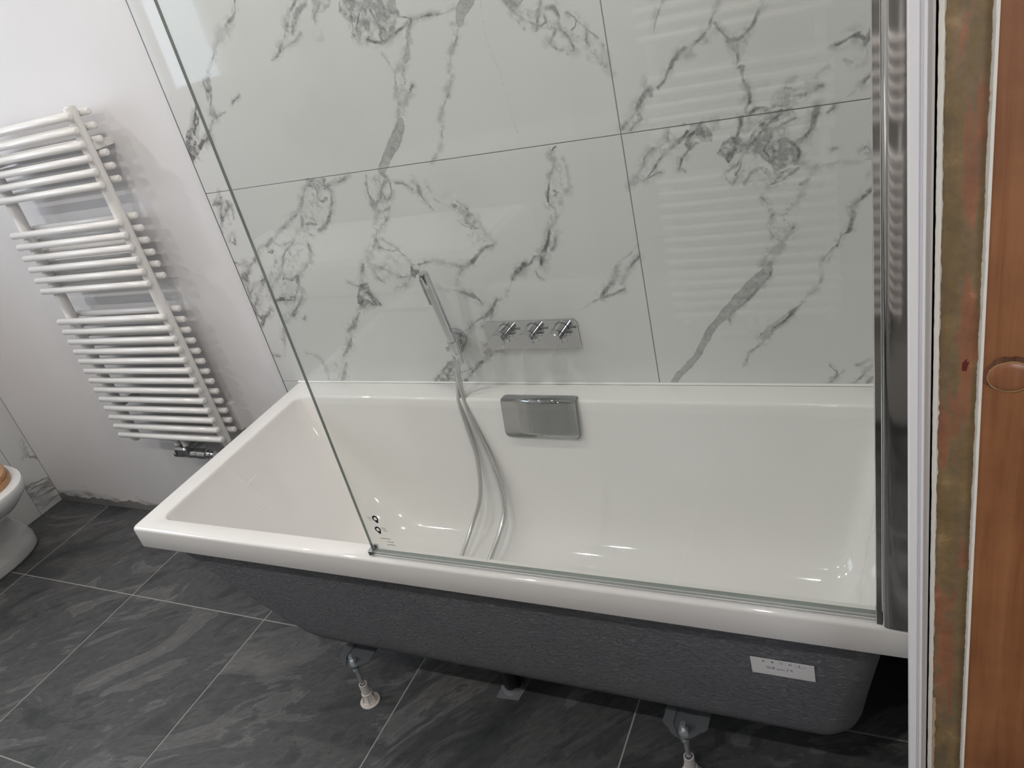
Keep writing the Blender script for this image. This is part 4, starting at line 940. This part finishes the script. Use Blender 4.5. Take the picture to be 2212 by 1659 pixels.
# water on the acrylic
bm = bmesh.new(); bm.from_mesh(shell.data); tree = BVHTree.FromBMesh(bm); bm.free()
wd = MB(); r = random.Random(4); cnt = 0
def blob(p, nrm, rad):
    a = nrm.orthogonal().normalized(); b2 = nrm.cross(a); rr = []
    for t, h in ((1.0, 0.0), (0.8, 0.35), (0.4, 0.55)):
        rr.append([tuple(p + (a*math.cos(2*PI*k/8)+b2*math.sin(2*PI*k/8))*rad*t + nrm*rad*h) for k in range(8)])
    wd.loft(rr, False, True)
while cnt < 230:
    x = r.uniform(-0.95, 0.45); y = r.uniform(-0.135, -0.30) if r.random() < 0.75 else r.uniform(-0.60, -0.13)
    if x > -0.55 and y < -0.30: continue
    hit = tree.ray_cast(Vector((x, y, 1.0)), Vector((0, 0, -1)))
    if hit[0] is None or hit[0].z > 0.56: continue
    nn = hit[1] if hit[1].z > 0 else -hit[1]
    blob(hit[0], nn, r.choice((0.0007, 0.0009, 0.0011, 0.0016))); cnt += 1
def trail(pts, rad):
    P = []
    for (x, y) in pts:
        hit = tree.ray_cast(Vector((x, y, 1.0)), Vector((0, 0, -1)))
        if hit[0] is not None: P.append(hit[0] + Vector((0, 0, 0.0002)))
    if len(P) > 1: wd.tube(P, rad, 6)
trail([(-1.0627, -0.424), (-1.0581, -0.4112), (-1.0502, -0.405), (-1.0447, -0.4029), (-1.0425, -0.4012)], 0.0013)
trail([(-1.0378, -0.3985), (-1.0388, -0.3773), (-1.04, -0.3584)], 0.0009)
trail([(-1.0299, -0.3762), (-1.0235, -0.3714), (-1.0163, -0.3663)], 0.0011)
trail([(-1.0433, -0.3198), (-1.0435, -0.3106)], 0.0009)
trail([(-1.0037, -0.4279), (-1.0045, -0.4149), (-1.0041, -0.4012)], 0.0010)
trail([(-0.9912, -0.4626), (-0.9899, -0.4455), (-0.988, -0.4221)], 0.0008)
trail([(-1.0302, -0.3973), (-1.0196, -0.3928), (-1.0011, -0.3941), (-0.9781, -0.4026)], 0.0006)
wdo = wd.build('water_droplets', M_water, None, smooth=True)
setp(wdo, 'tiny water beads and short trails, painted white as highlights, on the inside of the white bath', 'water', kind='stuff')

# waste pipe into the floor
wp = thing('waste_pipe', 'short black waste pipe under the bath, taped where it enters the floor', 'pipe', (0, 0, 0))
MB().cyl((-0.347, -0.463, 0.0015), (-0.347, -0.463, 0.120), 0.0235, n=28).build('pipe', M_black, wp, smooth=True)
MB()._lathe(Vector((-0.356, -0.468, 0.112)), Vector((0, 0, 1)), [(0, 0.0245), (0.002, 0.032), (0.020, 0.033), (0.0645, 0.033)], 28).build('trap', M_plastic, wp, smooth=True)
tp = MB(); tp.add([(-0.378, -0.506, 0.0006), (-0.318, -0.502, 0.0006), (-0.308, -0.425, 0.0006), (-0.376, -0.418, 0.0006), (-0.378, -0.506, 0.002), (-0.318, -0.502, 0.0026), (-0.308, -0.425, 0.0014), (-0.376, -0.418, 0.0014)],
                  [(0,3,2,1),(4,5,6,7),(0,1,5,4),(1,2,6,5),(2,3,7,6),(3,0,4,7)])
tp.build('tape', M_tape, wp)
rr = []
for z, ra, wob in ((0.001, 0.032, 0.10), (0.005, 0.0265, 0.04), (0.011, 0.0246, 0.01), (0.014, 0.0240, 0.0)):
    rr.append([(-0.347 + ra*(1+wob*math.sin(5*k))*math.cos(2*PI*k/24), -0.463 + ra*(1+wob*math.cos(7*k))*math.sin(2*PI*k/24), z + 0.003*math.sin(k*1.3)*(1 if z > 0.01 else 0)) for k in range(24)])
MB().loft(rr, True, True).build('tape_collar', M_tape, wp, smooth=True)

# ------------------------------------------------------------------ shower screen
scr = thing('shower_screen', 'frameless clear glass bath screen with chrome wall profile at its right', 'shower screen', (0, 0, 0))
SY = -0.6667
MB().box(-0.4228, 0.4885, SY-0.003, SY+0.003, 0.6252, 2.03).build('glass_panel', M_glass, scr)
MB().box(-0.4234, -0.42285, SY-0.003, SY+0.003, 0.6275, 2.03).build('polished_edge', M_glass_edge, scr)
MB().box(-0.4225, 0.4870, SY-0.0052, SY+0.0030, 0.6160, 0.6235).build('bottom_seal', M_seal, scr)
MB().box(-0.4215, 0.4870, SY-0.0036, SY+0.0036, 0.6236, 0.6250).build('seal_lip', M_glass_edge, scr)
MB().chamfer_box(-0.4215, 0.4870, SY-0.0085, SY-0.0053, 0.6158, 0.6205, 0.0008, '-y').build('chrome_strip', M_chrome, scr)
c = MB(); c.chamfer_box(-0.4290, -0.4190, SY-0.0110, SY+0.004, 0.6158, 0.6290, 0.001, '-y'); c.chamfer_box(-0.4255, -0.4140, SY+0.0040, SY+0.0090, 0.6230, 0.6330, 0.001, 'z')
c.build('end_clip', M_chrome, scr)
def vprof(pts, name, mat, z0, z1, smooth=True):
    return MB().prism(pts, 'z', z0, z1).build(name, mat, scr, smooth=smooth, angle=35)
vprof([(0.4850, SY-0.010), (0.4854, SY-0.0133), (0.4866, SY-0.0148), (0.4935, SY-0.0152), (0.4935, SY+0.012), (0.4850, SY+0.012)], 'inner_profile', M_chrome_satin, 0.6165, 2.04)
arc = [(0.4942, SY-0.0150), (0.4950, SY-0.0171), (0.4966, SY-0.0189), (0.4990, SY-0.0201), (0.5025, SY-0.0208), (0.508, SY-0.0213), (0.516, SY-0.0218), (0.5735, SY-0.0250), (0.5735, SY+0.014), (0.4942, SY+0.014)]
vprof(arc, 'wall_profile', M_chrome_satin, 0.6162, 2.045)
# etched / printed marks on the glass corner
def teardrop(cx, cz, r_, tipx, tipz):
    n = 26; outp = []; inp = []
    ta = math.atan2(tipz, tipx); L_ = math.hypot(tipx, tipz)
    for k in range(n):
        a = 2*PI*k/n; d = math.atan2(math.sin(a-ta), math.cos(a-ta))
        ro = r_ + (L_-r_)*max(0, 1-abs(d)/0.75)**1.6
        outp.append((cx+ro*math.cos(a), SY-0.0035, cz+ro*math.sin(a))); ri = r_*0.58
        inp.append((cx+ri*math.cos(a)+tipx*0.05, SY-0.0035, cz+ri*math.sin(a)+tipz*0.05))
    return outp, inp
mk = MB()
for (cx, cz) in ((-0.3850, 0.7110), (-0.3885, 0.6835)):
    a_, b_ = teardrop(cx, cz, 0.0068, 0.0030, -0.0125)
    a2 = [(x, y+0.0004, z) for x, y, z in a_]; b2 = [(x, y+0.0004, z) for x, y, z in b_]
    mk.loft([a2, a_, b_, b2])
mk.build('teardrop_marks', M_ink, scr)
tx = MB()
for k in range(3): tx.box(-0.4030+0.0015*k, -0.3945+0.001*k, SY-0.0036, SY-0.0032, 0.7120-0.0035*k, 0.7127-0.0035*k)
for k in range(3): tx.box(-0.3790+0.0015*k, -0.3690+0.0015*k, SY-0.0036, SY-0.0032, 0.6880-0.0035*k, 0.6887-0.0035*k)
for k, (a, b_) in enumerate(((-0.3900, -0.3650), (-0.3770, -0.3600), (-0.3790, -0.3590))):
    x = a
    while x < b_ - 0.001:
        w_ = random.uniform(0.0007, 0.0013); tx.box(x, x+w_, SY-0.0036, SY-0.0032, 0.6605-0.0075*k, 0.6620-0.0075*k); x += w_ + 0.0006
setp(tx.build('small_print', M_ink_faint, scr), kind='stuff')

# ------------------------------------------------------------------ shower valve with three knobs
PX, PZ = -0.3085, 0.7580
valve = thing('shower_valve', 'chrome wall plate with three lever knobs above the bath', 'shower valve', (PX, 0, PZ))
pl = MB(); rings = []
for y, ins in ((-0.0002, 0.0), (-0.0035, 0.0), (-0.0048, 0.0012)):
    rings.append([(x, y, z) for x, z, _ in rrect(-0.128+ins, 0.128-ins, -0.0400+ins, 0.0400-ins, 0.009-ins*0.5, 0, 6)])
pl.loft(rings, True, True).build('plate', M_chrome, valve, smooth=True, angle=30)
for k, dx in enumerate((-0.077, 0.0015, 0.078)):
    kb = MB(); ax = Vector((0, -1, 0)); zc = 0.0035
    kb._lathe(Vector((dx, -0.0045, zc)), ax, [(0, 0.0205), (0.0165, 0.0205), (0.0168, 0.0185), (0.0180, 0.0185), (0.0183, 0.0215), (0.0215, 0.0215), (0.0218, 0.0190), (0.0232, 0.0190), (0.0235, 0.0205), (0.0440, 0.0205), (0.0452, 0.0196)], 40)
    ko = kb.build('knob', M_chrome, valve, smooth=True, angle=30)
    for (yy, dz) in ((-0.0125, 0.0), (-0.0385, 0.0)):
        MB().tube([(dx+0.017, yy, zc+dz), (dx+0.0325, yy, zc+dz)], 0.0036, 14).build('lever', M_chrome, ko, smooth=True, angle=40)
    MB().cyl((dx+0.0325-0.0005, -0.0385, zc), (dx+0.0335, -0.0385, zc), 0.0040, n=14).build('lever_tip', M_hose, ko)

# ------------------------------------------------------------------ hand shower, outlet and hose
hs = thing('hand_shower', 'slim chrome hand shower in its wall holder with double hanging hose', 'hand shower', (-0.528, 0, 0.753))
def rel(p): return (p[0]+0.528, p[1], p[2]-0.753)
ws = MB()._lathe(Vector(rel((-0.5245, -0.0002, 0.7560))), Vector((0, -1, 0)), [(0, 0.0270), (0.004, 0.0270), (0.0065, 0.0255), (0.007, 0.0180), (0.030, 0.0165), (0.0335, 0.0150)], 36)
ws.build('wall_outlet', M_chrome, hs, smooth=True, angle=35)
hd = MB(); A_, B_ = Vector((-0.5185, -0.012, 0.752)), Vector((-0.5035, -0.052, 0.748)); hd.cyl(rel(A_), rel(B_), 0.0115, 0.0105, 20)
hd.build('holder_arm', M_chrome, hs, smooth=True)
P0, P1 = Vector((-0.5005, -0.0560, 0.7330)), Vector((-0.5030, -0.1010, 0.9830)); D = (P1-P0)
dn = D.normalized()
MB().tube([rel(P0 + D*t) for t in (0.03, 0.09, 0.10, 0.18, 0.185)], [0.0130, 0.0150, 0.0153, 0.0153, 0.0130], 24).build('cradle', M_chrome, hs, smooth=True, angle=35)
MB().tube([rel(P0 + D*0.10 + Vector((-0.006, -0.004, 0))), rel(P0 + D*0.10 + Vector((-0.019, -0.012, 0)))], 0.0065, 16).build('cradle_button', M_chrome, hs, smooth=True, angle=35)
MB().tube([rel(P0 + D*t) for t in (-0.03, 0.0, 0.05, 0.50, 0.97, 0.995, 1.0)], [0.0080, 0.0095, 0.0118, 0.0122, 0.0122, 0.0112, 0.0095], 28).build('handle', M_chrome, hs, smooth=True, angle=40)
# spray face on the left front side
sd = (Vector((-0.80, -0.60, 0.0))); sd = (sd - dn*sd.dot(dn)).normalized(); sideways = dn.cross(sd)
sp = MB(); q0, q1 = P0 + D*0.66, P0 + D*0.955
ring = []
for q in (q0, q1): ring.append([rel(q + sd*a + sideways*b) for a, b in ((0.0095, -0.0075), (0.0145, -0.0065), (0.0145, 0.0065), (0.0095, 0.0075))])
spo = sp.loft(ring, True, True).build('spray_face', M_rubber, hs)
nz = MB()
for i in range(13):
    for j in range(3):
        c0 = q0 + (q1-q0)*((i+0.5+0.5*(j % 2))/14) + sd*0.0143 + sideways*((j-1)*0.0046)
        nz.tube([rel(c0), rel(c0+sd*0.0022)], [0.0013, 0.0008], 6)
nzo = nz.build('nozzles', M_rubber, hs); nzo['kind'] = 'stuff'
hA = catmull([(-0.5002, -0.0545, 0.730), (-0.505, -0.058, 0.712), (-0.524+0.012, -0.0635, 0.680), (-0.506, -0.077, 0.613), (-0.480, -0.100, 0.528), (-0.453, -0.117, 0.450), (-0.432, -0.138, 0.362), (-0.425, -0.163, 0.312), (-0.430, -0.195, 0.280), (-0.440, -0.245, 0.245), (-0.450, -0.300, 0.218), (-0.462, -0.36, 0.2085), (-0.50, -0.43, 0.2085), (-0.56, -0.46, 0.2085)], 7)
hB = catmull([(-0.5225, -0.0330, 0.740), (-0.522, -0.0355, 0.722), (-0.5225, -0.047, 0.680), (-0.524, -0.064, 0.640), (-0.521, -0.082, 0.601), (-0.506, -0.101, 0.527), (-0.493, -0.117, 0.455), (-0.492, -0.137, 0.385), (-0.497, -0.163, 0.333), (-0.515, -0.195, 0.285), (-0.526, -0.245, 0.246), (-0.533, -0.300, 0.218), (-0.55, -0.36, 0.2085), (-0.575, -0.42, 0.2085), (-0.565, -0.46, 0.2085)], 7)
MB().tube([rel(p) for p in hA], 0.0066, 12).build('hose', M_hose, hs, smooth=True)
MB().tube([rel(p) for p in hB], 0.0058, 12).build('hose', M_hose, hs, smooth=True)
MB().tube([rel(p) for p in (Vector((-0.5225, -0.0325, 0.752)), Vector((-0.5225, -0.0335, 0.738)), Vector((-0.5222, -0.0400, 0.706)))], [0.0100, 0.0100, 0.0082], 18).build('hose_ferrule', M_chrome, hs, smooth=True, angle=40)
MB().tube([rel(P0 - D*0.02), rel(P0 - dn*0.028)], [0.0092, 0.0075], 18).build('handle_ferrule', M_chrome, hs, smooth=True, angle=40)

# ------------------------------------------------------------------ towel radiator
def make_radiator(label, loc):
    t = thing('towel_radiator', label, 'radiator', loc)      # origin: right end of bars at the wall face, floor level
    rows = [1.4870 - 0.0371*i for i in range(6)] + [1.1935 - 0.0374*i for i in range(6)] + [0.8975 - 0.03695*i for i in range(13)]
    me = None
    for yy, rad in ((-0.110, 0.0108), (-0.050, 0.0100)):
        for z in rows:
            if me is None or me[0] != yy:
                b = MB().tube([(-0.500, 0, 0), (-0.4992, 0, 0), (-0.4965, 0, 0), (-0.0035, 0, 0), (-0.0008, 0, 0), (0, 0, 0)], [rad*0.45, rad*0.75, rad, rad, rad*0.75, rad*0.45], 16).build('bar', M_enamel, t, smooth=True, angle=50)
                me = (yy, b.data)
            else:
                b = bpy.data.objects.new('bar', me[1]); col.objects.link(b); b.parent = t
            b.location = (0, yy, z)
    for x in (-0.030, -0.470):
        prof = [(x+0.0155*math.cos(a*PI/8), -0.0800-0.0185*math.sin(a*PI/8)) for a in range(16)]
        MB().prism(prof, 'z', 0.425, 1.508).build('upright', M_enamel, t, smooth=True, angle=40)
        MB().cyl((x, -0.080, 1.508), (x, -0.080, 1.5115), 0.0115, n=20).build('top_plug', M_enamel, t, smooth=True, angle=40)
        MB()._lathe(Vector((x, -0.080, 0.412)), Vector((0, 0, 1)), [(0, 0.010), (0.003, 0.0135), (0.013, 0.0135)], 20).build('bottom_plug', M_enamel, t, smooth=True, angle=40)
        for z in ((1.40,) if x > -0.2 else (1.40, 0.56)):
            MB().box(x-0.011 + (0.03 if x > -0.2 else -0.0)*0, x+0.011, -0.066, -0.0002, z-0.011, z+0.011).build('wall_bracket', M_enamel, t)
    # stubs and chrome valve underneath
    for x in (-0.270, -0.230):
        MB()._lathe(Vector((x, -0.080, 0.400)), Vector((0, 0, 1)), [(0, 0.011), (0.004, 0.0125), (0.056, 0.0125)], 20).build('stub', M_enamel, t, smooth=True, angle=40)
    MB().box(-0.290, -0.030, -0.090, -0.070, 0.430, 0.450).build('bottom_rail', M_enamel, t)
    vb = MB(); rings = []
    for z, ins in ((0.362, 0.004), (0.366, 0.0), (0.392, 0.0), (0.399, 0.005)):
        rings.append(rrect(-0.284+ins, -0.216-ins, -0.101+ins, -0.059-ins, 0.012, z, 5))
    vo = vb.loft(rings, True, True).build('valve_block', M_chrome, t, smooth=True, angle=35)
    MB()._lathe(Vector((-0.300, -0.078, 0.366)), Vector((1, 0, 0)), [(0, 0.010), (0.003, 0.0175), (0.085, 0.0175), (0.110, 0.0175), (0.1102, 0.0160), (0.114, 0.0160), (0.1142, 0.0190), (0.155, 0.0190), (0.1555, 0.0155), (0.172, 0.0150), (0.1725, 0.0125), (0.184, 0.0115)], 28).build('valve_head', M_chrome, vo, smooth=True, angle=30)
    for x in (-0.270, -0.230):
        MB().cyl((x, -0.080, 0.370), (x, -0.0005, 0.370), 0.009, n=16).build('wall_pipe', M_chrome, vo, smooth=True, angle=40)
    return t
rad1 = make_radiator('white tubular towel radiator on the plain plaster wall left of the bath', (-1.436, YB, 0))
# second radiator, opposite, seen mirrored in the screen glass, tiles and chrome profile
def dup(root, loc, rz, label):
    r = root.copy(); col.objects.link(r); r.location = loc; r.rotation_euler = (0, 0, rz); r['label'] = label
    for ch in list(root.children):
        c = ch.copy(); col.objects.link(c); c.parent = r
        for g_ in ch.children:
            d = g_.copy(); col.objects.link(d); d.parent = c
    return r
rad2 = dup(rad1, (-0.140, YF+0.0005, 0), PI, 'white tubular towel radiator seen only as a striped reflection in screen and chrome')

# small white cover plate low on the wall behind the radiator
cp = MB(); cp.prism([(-1.4790, 0.4280), (-1.4480, 0.4280), (-1.4480, 0.5300), (-1.4740, 0.5300)], 'y', YB-0.016, YB-0.0002)
setp(cp.build('cover_plate', M_enamel), 'small white cover plate on the wall beside the radiator foot', 'cover plate')

# ------------------------------------------------------------------ toilet
tl = thing('toilet', 'white ceramic toilet with wooden seat at the left wall', 'toilet', (XL+0.009, -0.43, 0))
def sup(cx, rx0, rx1, ry, z, n=40, e=2.3, cy=0.0):
    out = []
    for k in range(n):
        a = 2*PI*k/n; c_, s_ = math.cos(a), math.sin(a)
        rx = rx1 if c_ > 0 else rx0
        out.append((cx + rx*math.copysign(abs(c_)**(2/e), c_), cy + ry*math.copysign(abs(s_)**(2/e), s_), z))
    return out
pan = MB(); R0 = []
for (z, cx, r0, r1, ry, cy) in ((0.0003, 0.10, 0.099, 0.125, 0.205, 0.0), (0.012, 0.10, 0.099, 0.132, 0.212, 0.0), (0.055, 0.10, 0.099, 0.136, 0.210, 0.0), (0.10, 0.10, 0.099, 0.140, 0.190, 0.0), (0.16, 0.11, 0.105, 0.150, 0.160, 0.0), (0.215, 0.13, 0.12, 0.170, 0.140, 0.0),
        (0.25, 0.16, 0.15, 0.200, 0.143, 0.0), (0.30, 0.20, 0.19, 0.250, 0.162, 0.0), (0.35, 0.24, 0.225, 0.275, 0.178, 0.0), (0.385, 0.25, 0.235, 0.280, 0.182, 0.0), (0.395, 0.25, 0.235, 0.277, 0.180, 0.0), (0.397, 0.25, 0.225, 0.265, 0.168, 0.0)):
    R0.append(sup(cx, r0, r1, ry, z, cy=cy))
pan.loft(R0, True, True).build('pan', M_ceramic, tl, smooth=True, angle=60)
for nm, z0, z1, s_ in (('seat', 0.3985, 0.4165, 1.0), ('lid', 0.4175, 0.4340, 0.975)):
    q = [sup(0.235, 0.19*s_, 0.250*s_, 0.162*s_ - i_, z) for z, i_ in ((z0, 0.004), (z0+0.004, 0.0), (z1-0.005, 0.0), (z1, 0.006))]
    MB().loft(q, True, True).build(nm, M_seat, tl, smooth=True, angle=50)

# ------------------------------------------------------------------ vanity opposite the bath (seen in reflections)
vx0, vx1, vy0, vy1 = -1.80, -0.61, YF+0.0005, -1.68
vn = thing('vanity_unit', 'wide white trough basin on drawers, seen reflected in the bath screen', 'vanity', (0, 0, 0))
bs = MB(); r_ = []
def vr(z, ins, r): return rrect(vx0+ins, vx1-ins, vy0+ins, vy1-ins, r, z, 5)
rr = [vr(0.745, 0.0, 0.012), vr(0.842, 0.0, 0.012), vr(0.850, 0.006, 0.010)]
for z, i_ in ((0.850, 0.050), (0.843, 0.058), (0.800, 0.085), (0.785, 0.120), (0.782, 0.17)):
    rr.append(rrect(vx0+i_, vx1-i_, vy0+i_+0.05, vy1-i_, 0.030 if i_ < 0.1 else 0.02, z, 5))
bs.loft(rr, True, True).build('basin', M_ceramic, vn, smooth=True, angle=40)
MB().cyl((-0.86, -1.88, 0.782), (-0.86, -1.88, 0.785), 0.022, n=24).build('drain', M_chrome, vn)
MB().cyl((-1.55, -1.88, 0.782), (-1.55, -1.88, 0.785), 0.022, n=24).build('drain', M_chrome, vn)
MB().box(vx0+0.01, vx1-0.01, vy0, vy1-0.03, 0.30, 0.7445).build('cabinet', M_ceramic, vn)
for (a, b_) in ((vx0+0.012, (vx0+vx1)/2-0.002), ((vx0+vx1)/2+0.002, vx1-0.012)):
    dr = MB().chamfer_box(a, b_, vy1-0.0298, vy1-0.012, 0.305, 0.735, 0.002, '+y').build('drawer', M_ceramic, vn)
    MB().box((a+b_)/2-0.08, (a+b_)/2+0.08, vy1-0.0118, vy1-0.002, 0.675, 0.685).build('handle', M_chrome, dr)
for x in (-0.86, -1.55):
    tpb = MB().tube([(x, -2.085, 0.8495), (x, -2.085, 0.93), (x, -2.07, 0.945), (x, -1.97, 0.940)], 0.012, 16).build('tap', M_chrome, vn, smooth=True)

# ------------------------------------------------------------------ ceiling downlights
for (x, y) in DOWN:
    d_ = thing('downlight', 'recessed ceiling downlight above the %s, %s row' % (('toilet end', 'middle of the room', 'shower end')[0 if x < -2 else 1 if x < -0.5 else 2], 'bath side' if y > -1 else 'vanity side'), 'ceiling light', (x, y, 2.40), group='recessed ceiling downlights')
    MB()._lathe(Vector((0, 0, -0.0002)), Vector((0, 0, -1)), [(0, 0.043), (0.004, 0.043), (0.006, 0.040), (0.006, 0.031), (0.002, 0.029)], 28).build('bezel', M_chrome, d_, smooth=True, angle=30)
    MB().cyl((0, 0, -0.0025), (0, 0, -0.0045), 0.028, n=24).build('lens', M_lens, d_)
